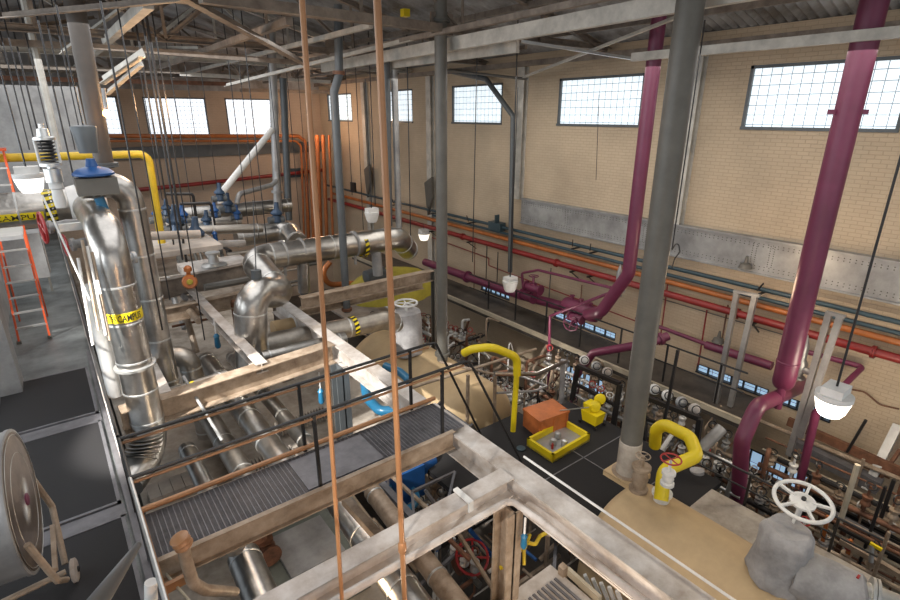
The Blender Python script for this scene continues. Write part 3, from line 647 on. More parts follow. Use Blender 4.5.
t = pipe('silver horizontal pipe with striped band low behind the banded steam pipe', [(.6, 10.1, -5.1), (2.2, 10.3, -5.1)], .22, 'jacketd', n=20, bands=.8)
hazard(t, (1.42, 10.2, -5.1), (1.6, .2, 0), .225, .14)
# H1 and its S bend
H1 = pipe('large silver horizontal pipe across the middle with an S bend', [P(408, 250, y=14.3), P(398, 238, y=13.4), (3.9, 13.5, -3.5), P(281, 294, y=11.4), P(250, 290, y=11.0), P(252, 372, y=11.0)], .34, 'jacket', .5, 28, bands=1.3)
hazard(H1, P(364, 245, y=13.4), (-1, 0, 0), .352, .12)
t = T('pipe_support', tuple(P(303, 290, y=13.5)), 'silver cylinder pipe support below the big horizontal pipe', 'support')
MB().cyl(P(303, 262, y=13.5), P(304, 292, y=13.5), .16, 16).build('sleeve', 'jacket', t); MB().cyl(P(304, 290, y=13.5), P(304, 300, y=13.5), .1, 12).build('spring', 'blueg', t)
t = T('pipe_support', tuple(P(377, 272, y=13.4)), 'grey post under the right part of the big horizontal pipe', 'support')
MB().cyl(P(376, 250, y=13.4), P(378, 275, y=13.4), .15, 14).build('post', 'galv', t)
for k, (u, y) in enumerate([(282, 13.5), (300, 13.5), (354, 13.4)]):
    c = P(u, 252, y=y); c.z = -3.5
    tag(MB().lathe(c, (1, 0, 0), [(.345, 0), (.37, .005), (.37, .05), (.345, .055)], 28).bar(c + V((.03, 0, -.36)), c + V((.03, 0, -.62)), .06, .05).build('pipe_clamp', 'galv'), ['pipe clamp nearest the S bend on the big horizontal pipe', 'second pipe clamp left of the orange rod on the big horizontal pipe', 'pipe clamp in the middle of the big horizontal pipe'][k], 'clamp')
tag(MB().cyl(P(256, 270, y=11.2), P(257, 283, y=11.2), .11, 14).cyl(P(253, 200, y=11.2), P(256, 270, y=11.2), .012, 6).build('spring_hanger', 'blueg'), 'grey spring can hanging on a rod over the S bend', 'hanger')
# H2 with striped band to the wrapped valve
H2 = pipe('brown-silver horizontal pipe behind the girder leading to the wrapped valve', [P(258, 346, y=11.1), P(362, 325, y=11.1), P(384, 320, y=11.1), P(402, 324, y=11.2)], .25, 'jacketd', .4, 24, bands=1.1)
hazard(H2, P(351, 327, y=11.1), (1, 0, .02), .262, .12)
pipe('second bright silver pipe below the striped one', [P(262, 358, y=10.2), P(345, 338, y=10.2)], .14, 'jacket', n=16, bands=1)
t = pipe('cream stub pipe with white collar behind the S bend', [P(273, 330, y=12.0), P(298, 325, y=12.0)], .22, 'tan', n=16, flanges=[(0, .85, 'white')])
# background pipes at upper left-middle
for k, (a, c, y, r, m) in enumerate([((165, 217), (290, 205), 20, .26, 'jacket'), ((165, 226), (240, 222), 18, .2, 'jacketd'), ((236, 238), (288, 229), 16.5, .3, 'jacket'), ((158, 232), (262, 228), 15.2, .13, 'jacketd'), ((160, 246), (245, 243), 15.5, .1, 'steelw'), ((150, 236), (200, 234), 13.5, .1, 'concp')]):
    lab = ['farthest of the silver pipes crossing at upper left', 'silver pipe crossing behind the blue valves', 'fat silver pipe with a bright elbow left of the hanging lamp', 'thin silver pipe in front of the blue valves', 'pale pipe crossing under the blue valves', 'short pale pipe behind the yellow pipe'][k]
    pts = [P(*a, y=y), P(*c, y=y)]
    if k == 2: pts.append(P(298, 243, y=15.0))
    pipe(lab, pts, r, m, r * 1.3, 16, bands=1.5 if k < 4 else 0)
pipe('white inclined pipe sloping up to the pale far column', [P(220, 203, y=17), P(219, 196, y=17), P(272, 130, y=18.6)], .1, 'white', .15, 12)
pipe('pale pipe sloping gently right to the far column', [P(237, 203, y=17), P(239, 194, y=17), P(272, 185, y=18.6), P(277, 180, y=18.8), P(277, 172, y=18.8)], .08, 'galv', .15, 12)
pipe('yellow gas pipe along the upper left turning down', [P(-20, 158.5, y=14), P(148, 154, y=14), P(162, 243, y=14)], .085, 'yellowd', .2, 14)
tag(MB().box((1.5, 13.3, -3.1), (3.2, 15.5, -2.98)).build('machine_platform', 'concp', smooth=False), 'pale platform slab where the yellow pipe lands', 'platform')
tag(MB().box(P(205, 282, y=16.2), P(248, 262, y=18)).build('machine_platform', 'steelw', smooth=False), 'bright white machine top behind the orange valve', 'platform') if False else None
t = T('machine_casing', tuple(P(228, 265, y=15.5)), 'bright white machine casing with round cap behind the orange valve', 'machine')
b = MB(); c0 = P(225, 262, y=15.6); b.box(c0 + V((-1.1, -.3, -.3)), c0 + V((.7, 1.0, -.08))); b.build('casing', 'steelw', t, False)
MB().lathe(c0 + V((-.3, 0, -.08)), (0, 0, 1), [(.35, 0), (.35, .06), (.15, .1), (.12, .35), (.2, .36), (.2, .42)], 20).build('cap', 'alu', t)
# dark U pipes
pipe('black square loop pipe before the far wall, left one', [P(165, 194, y=16), P(193, 194, y=16), P(199, 240, y=16)], .04, 'black', .08, 8)
pipe('black square loop pipe before the far wall, right one', [P(180, 204, y=15.5), P(211, 203, y=15.5), P(218, 248, y=15.5)], .04, 'black', .08, 8)
# long pipes running back below beams
for k, (a, c, z, r, m, lab) in enumerate([((2.35, 7.4), (2.35, 13.0), -5.75, .22, 'jacket', 'long silver pipe running back under the brown cross beam, middle one'),
        ((3.0, 7.2), (3.0, 13.2), -5.9, .15, 'jacket', 'slimmer silver pipe right of the long middle one'),
        ((1.85, 7.3), (1.85, 12.4), -6.2, .2, 'jacketd', 'long dull pipe left of the long middle one'),
        ((1.15, 6.6), (1.15, 9.6), -5.9, .15, 'jacket', 'short silver pipe between deck and catwalk'),
        ((1.15, 3.3), (1.3, 6.9), -6.4, .24, 'jacket', 'silver pipe with bright end below the front of the catwalk at left'),
        ((2.75, 3.4), (2.95, 7.3), -6.2, .24, 'jacket', 'fat silver pipe passing under the front cross beam'),
        ((3.35, 3.6), (3.6, 7.0), -6.4, .16, 'steelt', 'tan flat-topped pipe right of the fat silver pipe'),
        ((2.6, 1.4), (2.7, 3.4), -6.0, .2, 'jacket', 'silver pipe stub at the bottom centre edge')]):
    pipe(lab, [(a[0], a[1], z), (c[0], c[1], z)], r, m, n=20, bands=1.0)
steel('brown strut slanting down left of the corner rod', P(345, 500, z=-5.5), P(395, 555, z=-5.5), .12, .12, 'steelt', 'bar')
steel('pale channel running back below the catwalk beside the blue motor', (3.9, 5.4, -6.6), (4.0, 8.9, -6.6), .12, .12, 'grate', 'bar')
pipe('thin grey tie rod slanting across the pit left of the catwalk', [P(183, 376, z=-4.4), P(222, 440, z=-5.4)], .03, 'galv', n=8)
# brown bent pipe near catwalk bottom left
t = T('steel_pipe', tuple(P(190, 580, y=4.4)), 'brown bent pipe with a ribbed end knob in front of the catwalk', 'pipe')
MB().tube([P(182, 542, y=4.5), P(186, 560, y=4.5), P(193, 583, y=4.5), P(205, 590, y=4.6), P(235, 592, y=5.0)], .055, 14, .2).build('pipe_body', 'steelt', t)
MB().lathe(P(184, 545, y=4.5), P(176, 534, y=4.5) - P(184, 545, y=4.5), [(.07, -.02), (.085, 0), (.07, .03), (.085, .05), (.07, .08), (.085, .1), (.05, .12)], 16).build('ribbed_cap', 'rod', t)
steel('tan flat strut crossing below the brown bent pipe', P(160, 592, y=5.0), P(190, 576, y=5.0), .05, .1, 'rod', 'bar')
pipe('thin pale rod slanting under the catwalk corner', [P(166, 574, y=5.3), P(192, 604, y=4.6)], .015, 'cream', n=8)
tag(MB().tube([P(151, 582, y=4.1), P(151, 600, y=4.1)], .05, 12).build('rail_end', 'white'), 'white rounded post end at the lower edge near the deck rail', 'post')
# light blue pipes
pipe('bright blue bent pipe beneath the girder behind the catwalk', [P(364, 378, z=-5.4), P(367, 398, z=-5.5), P(380, 411, z=-5.5), P(402, 411, z=-5.5)], .1, 'lblue', .2, 14)
pipe('second bright blue bent pipe, farther back beneath the girder', [P(385, 366, z=-5.4), P(400, 372, z=-5.4), P(409, 380, z=-5.4), P(405, 386, z=-5.6)], .09, 'lblue', .2, 14)
# yellow pipes
yl = pipe('bright yellow pipe looping over the near tan tank', [P(661, 500, z=-6.0), P(664, 470, z=-5.6), P(697, 456, z=-5.5), P(690, 437, z=-5.5), P(664, 424, z=-5.5), P(656, 430, z=-5.7), P(655, 445, z=-6.2)], .115, 'yellow', .22, 20, seg=5)
tag(MB().lathe(P(661, 500, z=-6.25), (0, 0, 1), [(.13, 0), (.13, .12), (.17, .13), (.17, .17)], 20).build('pipe_fitting', 'white'), 'white silver pipe stub under the foot of the yellow loop', 'fitting')
pipe('yellow curved pipe dropping to the black floor in the middle', [P(464, 353, y=7.6), P(472, 349, y=7.4), P(492, 347, y=7.1), P(517, 357, y=7.0), P(517, 375, y=7.0)], .085, 'yellow', .3, 18)
pipe('slim lower yellow pipe under the curved one', [P(517, 370, y=7.0), P(513, 431, y=7.0)], .06, 'yellow', n=14)
flg_valve('valve with dark red handwheel standing at the foot of the yellow loop', P(668, 478, z=-5.35), (0, 0, 1), .07, 'white', 'redw', (0, 0, 1), .25, .15, stem=.28)
flg_valve('bronze-coloured valve between the large grey pipe and the yellow loop', P(640, 478, z=-6.0), (0, 0, 1), .11, 'steelt', 'steelt', (0, 0, 1), .5, .12, stem=.35)

# ================================================================== TANKS
def tank(label, x, y0, y1, zc, r, m='tan', d0=.0, d1=.25, n=56):
    t = T('storage_tank', (x, (y0+y1)/2, zc - r), label, 'tank')
    MB().lathe((x, y0, zc), (0, 1, 0), [(r, 0), (r, y1 - y0)], n).build('tank_shell', m, t)
    MB().lathe((x, y1, zc), (0, 1, 0), [(r, 0), (r * .97, d1 * .35), (r * .85, d1 * .7), (r * .5, d1), (.01, d1 * 1.1)], n).build('tank_head', m, t)
    MB().lathe((x, y0, zc), (0, -1, 0), [(r, 0), (r * .97, d0 * .35 + .01), (r * .85, d0 * .7 + .02), (r * .5, d0 + .03), (.01, d0 * 1.1 + .04)], n).build('tank_head', m, t)
    for y in (y0 + .5, y1 - .5): MB().box((x - r * .8, y - .12, GZ if zc - r < -7.2 else -7), (x + r * .8, y + .12, zc - r * .55)).build('saddle', 'steelt', t, False)
    return t
TK2 = tank('long tan insulated tank lying across the lower right', 7.15, -1.5, 4.1, -7.45, 1.2)
TK1 = tank('tan insulated tank with round end under the slim grey pipe', 7.35, 8.7, 13.0, -7.5, 1.3, d0=.4)
MB().lathe((7.6, 8.32, -7.3), (0, -1, 0), [(.3, 0), (.3, .03), (.1, .04)], 20).build('manhole', 'tan', TK1)
MB().box((7.2, 4.1, -6.32), (7.8, 4.7, -6.22)).build('nozzle_plate', 'tan', TK2, False)
# wrapped handwheel valve on near tank
t = T('gate_valve', (7.2, 1.6, -6.3), 'big valve wrapped in grey fabric with a white handwheel on the near tank', 'valve')
def wrapped(o, d, prof, n=40, amp=.05):
    o = V(o); dd, a, b = frame(V(d)); vs = []; fs = []
    for i, (r, h) in enumerate(prof):
        for j in range(n):
            an = 2 * math.pi * j / n; rr = r * (1 + amp * math.sin(an * 5 + h * 9) + amp * .7 * math.sin(an * 11 - h * 17) + random.uniform(-.01, .01))
            vs.append(o + dd * (h + .02 * math.sin(an * 3)) + (a * math.cos(an) + b * math.sin(an)) * rr)
    for i in range(len(prof) - 1):
        for j in range(n): fs.append((i*n+j, i*n+(j+1) % n, (i+1)*n+(j+1) % n, (i+1)*n+j))
    fs.append(tuple(range(n))[::-1]); fs.append(tuple((len(prof)-1)*n+j for j in range(n)))
    return vs, fs
b = MB(); b.add(*wrapped((7.22, 1.72, -6.28), (0, 0, 1), [(.36, 0), (.39, .08), (.385, .2), (.36, .35), (.345, .5), (.335, .65), (.32, .78), (.30, .86), (.25, .92), (.1, .93)]))
b.build('fabric_jacket', 'cloth', t)
b = MB(); b.add(*wrapped((7.2, 1.55, -6.0), (.35, -1, .0), [(.3, 0), (.34, .2), (.33, .4), (.31, .6), (.30, .75), (.25, .8), (.1, .82)], amp=.035))
b.build('side_jacket', 'cloth', t)
wc = P(803, 501, z=-4.98); wn = V((-.16, -.1, 1)).normalized()
MB().cyl(wc - wn * .35, wc + wn * .03, .035, 10).cyl(wc - wn * .4 + V((.1, 0, 0)), wc - wn * .12 + V((.06, 0, 0)), .02, 8).cyl(wc - wn * .4 - V((.1, 0, 0)), wc - wn * .12 - V((.06, 0, 0)), .02, 8).build('stem_yoke', 'white', t)
hw = MB().ring(wc, wn, .345, .028, 40, 10).build('handwheel', 'white', t)
_, a, b_ = frame(wn); s = MB()
for k in range(5):
    an = k * 2 * math.pi / 5 + .5; e = a * math.cos(an) + b_ * math.sin(an); s.bar(wc - wn * .0 + e * .1, wc + e * .335, .035, .035, wn)
s.build('spoke', 'white', hw)
MB().lathe(wc - wn * .04, wn, [(.09, 0), (.16, .01), (.16, .045), (.07, .055), (.05, .07)], 24).build('hub', 'white', hw); MB().lathe(wc + wn * .03, wn, [(.03, 0), (.03, .035)], 8).build('nut', 'black', hw)
pipe('silver flanged pipe leaving the wrapped valve at the bottom right corner', [(7.46, .85, -5.98), (7.9, -.5, -5.98)], .2, 'alu', n=24, flanges=[(0, .1, 'alu'), (0, .35, 'alu')])
tag(MB().box(P(856, 578, z=-5.7), P(866, 590, z=-5.8) + V((.06, .1, .12))).build('tag_plate', 'redw', smooth=False), 'small red tag on the silver flanged pipe at lower right', 'tag')
# second wrapped valve (centre)
t = T('gate_valve', (6.9, 11.2, -6.2), 'valve in a grey blanket with a pale handwheel left of the slim grey pipe', 'valve')
b = MB(); b.add(*wrapped((7.12, 11.2, -6.2), (0, 0, 1), [(.40, 0), (.42, .2), (.41, .6), (.40, 1.0), (.38, 1.2), (.2, 1.23)], amp=.015)); b.build('fabric_jacket', 'cloth', t)
wc = P(406, 303, y=11.2); MB().cyl(wc - V((0, 0, .35)), wc, .04, 10).build('stem_yoke', 'white', t)
hw = MB().ring(wc, (0, 0, 1), .3, .03, 32, 8).build('handwheel', 'white', t); s = MB()
for k in range(5): an = k * 2 * math.pi / 5; s.cyl(wc, wc + V((math.cos(an), math.sin(an), 0)) * .3, .018, 6)
s.build('spoke', 'white', hw)
# olive dome
t = T('turbine_cover', (9.0, 15, -6.5), 'olive yellow domed machine cover beyond the big horizontal pipe', 'machine')
c0 = P(392, 283, y=15); m = MB(); nu, nv = 28, 10; vs = []
for j in range(nv + 1):
    ph = j / nv * math.pi / 2
    for i in range(nu):
        th = i / nu * 2 * math.pi; wob = 1 + .03 * math.sin(th * 7) + .02 * math.sin(th * 13 + j)
        vs.append(c0 + V((1.75 * math.cos(th) * math.cos(ph) * wob, 1.3 * math.sin(th) * math.cos(ph) * wob, -.35 + .85 * math.sin(ph))))
fs = [(j*nu+i, j*nu+(i+1) % nu, (j+1)*nu+(i+1) % nu, (j+1)*nu+i) for j in range(nv) for i in range(nu)]
m.add(vs, fs); m.build('cover', 'olive', t, True, 60)
MB().lathe(P(365, 279, y=13.9), P(384, 272, y=13.9) - P(365, 279, y=13.9), [(.15, 0), (.25, .05), (.25, .6), (.2, .7)], 20).build('end_bell', 'blueg', t)


# ================================================================== LOOSE THINGS
# barrel fan
FY = 5.6
fc = P(24, 500, y=FY); R = .665; ax = V((1, -.09, 0.0)).normalized()
t = T('barrel_fan', (fc.x, fc.y, -4.5), 'large silver barrel fan on a wheeled stand at the lower left', 'fan')
MB().lathe(fc - ax * .75, ax, [(R * .97, 0), (R * .97, .02), (R, .03), (R, .70), (R * 1.02, .72), (R * 1.02, .75), (R * .98, .755), (R * .97, .70), (R * .1, .70)], 56).build('drum', 'galv', t)
g = MB(); _, a, b_ = frame(ax)
for k in range(96):
    an = 2 * math.pi * k / 96; e = a * math.cos(an) + b_ * math.sin(an); g.cyl(fc + e * .03 + ax * .015, fc + e * R * .99 + ax * .0, .0035, 4)
for rr in (.25, .45, .62): g.ring(fc + ax * .008, ax, rr, .0035, 48, 4)
g.build('guard_wires', 'alu', t)
MB().lathe(fc - ax * .01, ax, [(R * .97, 0), (R * .97, .014), (R * .5, .022), (R * .1, .026)], 96).build('face_disc', 'brushed', t)
MB().lathe(fc, ax, [(.06, 0), (.06, .03), (.03, .04)], 16).build('hub', 'purple', t)
wz = -4.5 + .12
for s in (-1, 1): MB().tube([fc + V((-.02, -.62 * s, -.05)) + ax * .03, fc + V((.12, -.60 * s, -.55)), V((fc.x + .13, fc.y - .12 * s, wz + .02))], .03, 8, .05).build('stand_leg', 'steelt', t)
MB().tube([V((fc.x + .13, fc.y, wz + .02)), V((fc.x - .9, fc.y - .1, wz))], .03, 8).build('axle_bar', 'steelt', t)
MB().bar(fc + V((.1, -.35, -.62)), fc + V((.1, .35, -.62)), .04, .04).build('cross_bar', 'steelt', t, False)
wh = MB().lathe((fc.x + .17, fc.y, wz), (1, -.1, 0), [(.1, 0), (.12, .01), (.12, .045), (.1, .055)], 24).build('wheel', 'steelw', t)
MB().lathe((fc.x + .22, fc.y - .005, wz), (1, -.1, 0), [(.03, 0), (.03, .02)], 12).build('wheel_hub', 'black', wh)
MB().lathe((fc.x + .0, fc.y - .3, wz), (1, -.1, 0), [(.1, 0), (.12, .01), (.12, .045), (.1, .055)], 24).build('wheel', 'black', t) if False else None
MB().bar(fc + ax * .02 + V((0, .6, .25)), fc + ax * .05 + V((0, .7, -.45)), .03, .03).build('side_handle', 'steelt', t, False)

# stepladder
t = T('stepladder', (-.8, 13.4, -4.5), 'tall orange fibreglass stepladder standing on the left deck', 'ladder')
A, B = V((-.53, 13.4, -4.5)), V((-1.05, 13.4, -4.5)); A2 = V((-.60, 13.9, -.7)); B2 = V((-.98, 13.9, -.7))
A2 = P(2, 140, y=13.6); A2 = V((-.47, 13.7, -.66)); B2 = V((-.85, 13.7, -.66))
for p, q in ((A, A2), (B, B2)): MB().bar(p, q, .035, .075, (0, 1, 0)).build('side_rail', 'ladder', t, False)
for p, q in ((A + V((0, 1.6, 0)), A2 + V((0, .15, 0))), (B + V((0, 1.6, 0)), B2 + V((0, .15, 0)))): MB().bar(p, q, .03, .05, (0, 1, 0)).build('rear_rail', 'ladder', t, False)
for k in range(1, 12):
    f = k / 12; MB().bar(A.lerp(A2, f), B.lerp(B2, f), .08, .03).build('rung', 'alu', t, False)
MB().box(B2 + V((-.05, -.1, 0)), A2 + V((.05, .25, .05))).build('top_cap', 'ladder', t, False)
for p in (A, B): MB().box(p + V((-.04, -.05, 0)), p + V((.04, .05, .06))).build('foot', 'grey', t, False)

# left deck equipment
t = T('control_cabinet', tuple(P(36, 300, z=-4.5)), 'pale grey-green cabinet on legs behind the stepladder', 'cabinet')
c0 = P(34, 297, z=-4.5); x, y = c0.x, c0.y + .3
MB().box((x - .5, y, -4.1), (x + .45, y + .7, -2.9)).build('housing', 'galv', t, False)
for dx in (-.45, .4):
    MB().box((x + dx - .02, y, -4.5), (x + dx + .03, y + .05, -4.1)).build('leg', 'grey', t, False)
MB().box((x + .46, y + .1, -4.0), (x + .48, y + .6, -3.1)).build('side_panel', 'steelw', t, False)
t = T('work_bench', tuple(P(0, 330, z=-4.5)), 'white and grey casing at the left edge behind the ladder', 'machine')
MB().box((-3.2, 12.6, -4.5), (-1.25, 16.5, -3.6)).build('casing', 'galv', t, False); MB().lathe((-3, 14.2, -2.9), (1, 0, 0), [(.6, 0), (.6, 1.4), (.5, 1.6)], 24).build('drum', 'rust', t)
# big opal-white shades
def lamp(label, c, s, m='lamp', stem=1.5, group=None, power=0):
    c = V(c); t = T('hanging_lamp', tuple(c), label, 'lamp', group)
    MB().box(c + V((-.16, -.12, .15)) * s / .2, c + V((.16, .12, .26)) * s / .2).build('ballast_box', 'white', t, False)
    MB().lathe(c, (0, 0, 1), [(s * .62, -.75 * s), (s * .8, -.45 * s), (s * 1.0, .35 * s), (s * 1.02, .5 * s), (s * .95, .6 * s)], 24).build('reflector_shade', m, t)
    MB().lathe(c, (0, 0, 1), [(s * 1.03, .4 * s), (s * 1.05, .45 * s), (s * 1.05, .75 * s), (s * .6, .8 * s)], 24).build('rim', 'white', t)
    MB().cyl(c + V((0, 0, s)), c + V((0, 0, s + stem)), .012, 8).build('stem', 'black', t)
    if power: point('lamp_light', c + V((0, 0, -1.15 * s)), power, (1, .85, .62), .12)
    return t
lamp('glowing white high-bay lamp hanging at the right beside the purple pipe', (6.13, 1.38, -2.87), .165, 'lamp', 4.5, power=35)
lamp('unlit white high-bay lamp hanging over the purple pipe', P(510, 286, x=10.9), .23, 'white', 5.5)
lamp('white high-bay lamp hanging in front of the big horizontal pipe', P(372, 217, y=13.4), .2, 'white', 3.5)
lamp('small lit white lamp hanging before the far wall', P(289, 242, y=20), .24, 'lamp', 6, power=25)
lamp('large white shade hanging over the campus pipe at the left', P(30, 183, y=10.9), .2, 'glow', 2.5)
q = P(6, 235, y=11.0)
t = T('work_table', (q.x, q.y, -4.5), 'bright white table top at the left edge behind the ladder', 'table')
MB().box(q + V((-1.5, -.35, -.03)), q + V((.22, .55, .03))).build('table_top', 'white', t, False)
MB().box((q.x - 1.2, q.y - .25, -4.5), (q.x - .35, q.y + .4, q.z - .03)).build('pedestal', 'galv', t, False)
lamp('lit lamp low on the right wall behind the slim grey pipe', P(424, 236, x=13.0), .25, 'lampd', .3)
t = T('sodium_lamp', tuple(P(107, 114, y=11.3)), 'burning orange bulb beside the broad vertical pipe at upper left', 'lamp')
MB().lathe(P(107, 114, y=11.3), (0, 0, 1), [(.01, -.06), (.06, -.02), (.06, .03), (.03, .07)], 12).build('bulb', 'sodium', t)
MB().cyl(P(107, 111, y=11.3), P(103, 88, y=11.3), .03, 8).build('lamp_holder', 'galv', t)
t = T('hanging_lamp', tuple(P(87, 142, y=9.2)), 'dark grey cone-shaped shade hanging before the broad vertical pipe', 'lamp')
c = P(89, 153, y=10.2); MB().lathe(c, (0, 0, 1), [(.13, 0), (.175, .38), (.17, .40), (.02, .42)], 24).build('shade', 'blueg', t); MB().cyl(c + V((0, 0, .4)), c + V((0, 0, 3.5)), .012, 8).build('cord', 'black', t)
# actuator by the left pipes
t = T('valve_actuator', tuple(P(95, 188, y=9.8)), 'blue diaphragm actuator with grey housing above the campus pipe elbow', 'actuator')
c = P(94, 176, y=10.2)
MB().lathe(c, (0, 0, 1), [(.24, 0), (.29, .02), (.29, .05), (.22, .11), (.09, .15), (.06, .27)], 28).build('diaphragm_dome', 'blue', t)
MB().box(c + V((-.27, -.2, -.28)), c + V((.29, .2, -.02))).build('housing', 'grey', t, False)
MB().cyl(c + V((0, 0, -.34)), c + V((.1, 0, -.95)), .075, 14).build('yoke', 'lblue', t)
t = T('control_valve', tuple(P(53, 165, y=9.3)), 'silver spring actuator column standing over the left pipe', 'actuator')
c = P(55, 182, y=10.4)
def lz(prof, k=.72): return [(a_ * k, h_ * k) for a_, h_ in prof]
MB().lathe(c, (0, 0, 1), lz([(.16, 0), (.16, .28), (.08, .29), (.08, .33), (.2, .34), (.2, .4)]), 24).build('lower_body', 'alu', t)
sp = MB().tube([c + V((.1 * math.cos(k * .7), .1 * math.sin(k * .7), .29 + k * .0056)) for k in range(64)], .015, 6); sp.build('spring', 'black', t)
MB().lathe(c, (0, 0, 1), lz([(.2, .88), (.2, .93), (.12, .95), (.1, 1.1), (.05, 1.12), (.05, 1.2)]), 20).build('top_cap', 'alu', t)
for s_ in (-1, 1): MB().cyl(c + V((.13 * s_, 0, .29)), c + V((.13 * s_, 0, .65)), .02, 8).build('guide_rod', 'white', t)
MB().lathe(c + V((0, 0, -.4)), (0, 0, 1), lz([(.1, 0), (.12, .2), (.1, .4), (.13, .42), (.13, .55)]), 16).build('stem_body', 'white', t)
# red handwheels on the left deck edge
for k, (u, v, y) in enumerate([(43, 223, 10.2), (65, 240, 10.0), (95, 258, 9.7)]):
    flg_valve(['red handwheel valve at the left below the campus strip', 'smaller red handwheel valve right of the first', 'red handwheel valve beside the banded pipe'][k], P(u + 24, v + 2, y=y + .2), (1, .2, 0), .07, 'galv', 'redw', (-1, -.15, 0), .5, [.24, .17, .12][k], stem=.25)
tag(MB().box(P(60, 232, y=9.9), P(88, 222, y=9.9) + V((0, .1, 0))).build('valve_yoke', 'alu', smooth=False), 'silver yoke frame between the red handwheels', 'bracket')
pipe('white thin rod slanting from the lamp down to the deck rail', [P(42, 195, y=8.6), P(90, 300, y=8.3)], .012, 'white', n=8)
for k, (u0, u1) in enumerate([(82, 99), (87, 106), (92, 110), (78, 93)]):
    pipe(['first', 'second', 'third', 'fourth'][k] + ' thin white pipe dropping beside the deck rail by the banded pipe', [P(u0, 240 + k * 6, y=8.9), P(u1, 330 + k * 5, y=8.7)], .02, 'white' if k % 2 else 'steelt', n=8)
tag(MB().box(P(94, 282, y=8.6), P(100, 294, y=8.6) + V((.02, .08, 0))).build('junction_box', 'white', smooth=False), 'small white box left of the yellow band', 'box')
pipe('rough white wrapped pipe in the shade of the banded steam pipe', [(.27, 9.6, -2.5), (.27, 9.6, -4.45)], .12, 'white', n=16)

# orange motor valve at left middle
t = T('motor_valve', tuple(P(190, 285, y=13.0)), 'orange round motor head with bright centre at the start of the white beam', 'valve')
c = P(191, 283, y=13.0); dv = (V((0, 0, 0)) - c).normalized()
MB().lathe(c + V((0, .15, 0)), (-.15, -1, .2), [(.13, 0), (.17, .05), (.17, .15), (.14, .2)], 20).build('head', 'orange', t)
MB().lathe(c + V((-.03, -.05, .04)), (-.15, -1, .2), [(.07, 0), (.05, .03)], 16).build('centre_cap', 'olive', t)
MB().lathe(c + V((-.0, .1, .15)), (0, 0, 1), [(.05, 0), (.05, .1), (.09, .12), (.09, .2), (.04, .25)], 12).build('top_knob', 'orange', t)
# blue valves
bl = [(157, 218, 14.8, .3), (166, 212, 16.5, .3), (175, 228, 15.0, .5), (182, 219, 16, .35), (195, 240, 14.6, .5), (206, 224, 17, .35), (214, 214, 17, .3), (219, 197, 17, .35), (227, 208, 17.5, .4), (236, 216, 17.5, .3), (276, 218, 16, .4)]
bl.sort()
for k, (u, v, y, s) in enumerate(bl):
    c = P(u, v, y=y); t = T('control_valve', tuple(c), 'dark blue control valve on the upper left pipes, %s from the left' % ORD[k], 'valve', 'blue valves at upper left')
    MB().lathe(c + V((0, 0, -s * .4)), (.1, 0, 1), [(s * .25, 0), (s * .4, .05), (s * .3, s * .6), (s * .45, s * .7), (s * .45, s * .8), (s * .2, s * 1.1), (s * .15, s * 1.6)], 14).build('valve_body', 'dblue' if k % 3 else 'blue', t)
    MB().cyl(c + V((-s * .6, 0, -.05)), c + V((s * .6, 0, -.05)), s * .28, 12).build('flange_run', 'blueg', t)
for k, (u, v, y) in enumerate([(215, 87 + 150, 15), (321, 395, 9.5), (217, 340, 12.0), (497 + 27, 540, 3.7)]):
    c = P(u, v, y=y); t = T('lever_valve', tuple(c), ['small blue valve with white cap before the white casing', 'small blue valve with white stem beside the violet column', 'small blue valve on the pipes left of the bright white beam', 'blue bottle-shaped valve hanging on yellow hose at the corner column'][k], 'valve')
    s = .9 if k < 3 else .6
    MB().lathe(c + V((0, 0, -.22 * s)), (.0, 0, 1), [(.05 * s, 0), (.075 * s, .05), (.06 * s, .3 * s), (.08 * s, .32 * s), (.03 * s, .4 * s)], 12).build('body', 'lblue' if k else 'blue', t)
    MB().cyl(c + V((0, 0, .15 * s)), c + V((0, 0, .6 * s)), .015, 6).build('stem', 'white', t)

# blue motor below the catwalk
t = T('pump_motor', (4.8, 7.6, -7.6), 'blue electric motor and ring seen below the catwalk', 'motor')
c = P(410, 478, z=-7.0)
MB().box(c + V((-.35, -.1, -.5)), c + V((.3, .5, .25))).build('motor_box', 'blue', t, False)
MB().lathe(c + V((.35, .2, .0)), (1, .2, 0), [(.1, -.1), (.22, 0), (.22, .35), (.1, .4)], 18).build('motor_end', 'blue', t)
MB().ring(P(400, 497, z=-7.2), (.1, -.1, 1), .34, .07, 28, 8).build('casing_ring', 'lblue', t)
steel('thin tan frame rail crossing before the blue motor', P(385, 470, z=-6.7), P(440, 520, z=-6.9), .06, .06, 'steelt', 'bar')
for k, (a, c_) in enumerate([((412, 492), (455, 472)), ((455, 472), (447, 505)), ((412, 492), (415, 530)), ((388, 505), (388, 470)), ((425, 490), (436, 505)), ((350, 470), (385, 520))]):
    steel('thin dark frame bar in the pit below the catwalk', P(*a, z=-6.6), P(*c_, z=-6.9), .05, .05, 'grate', 'bar', 'frame_bar', 'dark frame bars in the pit')

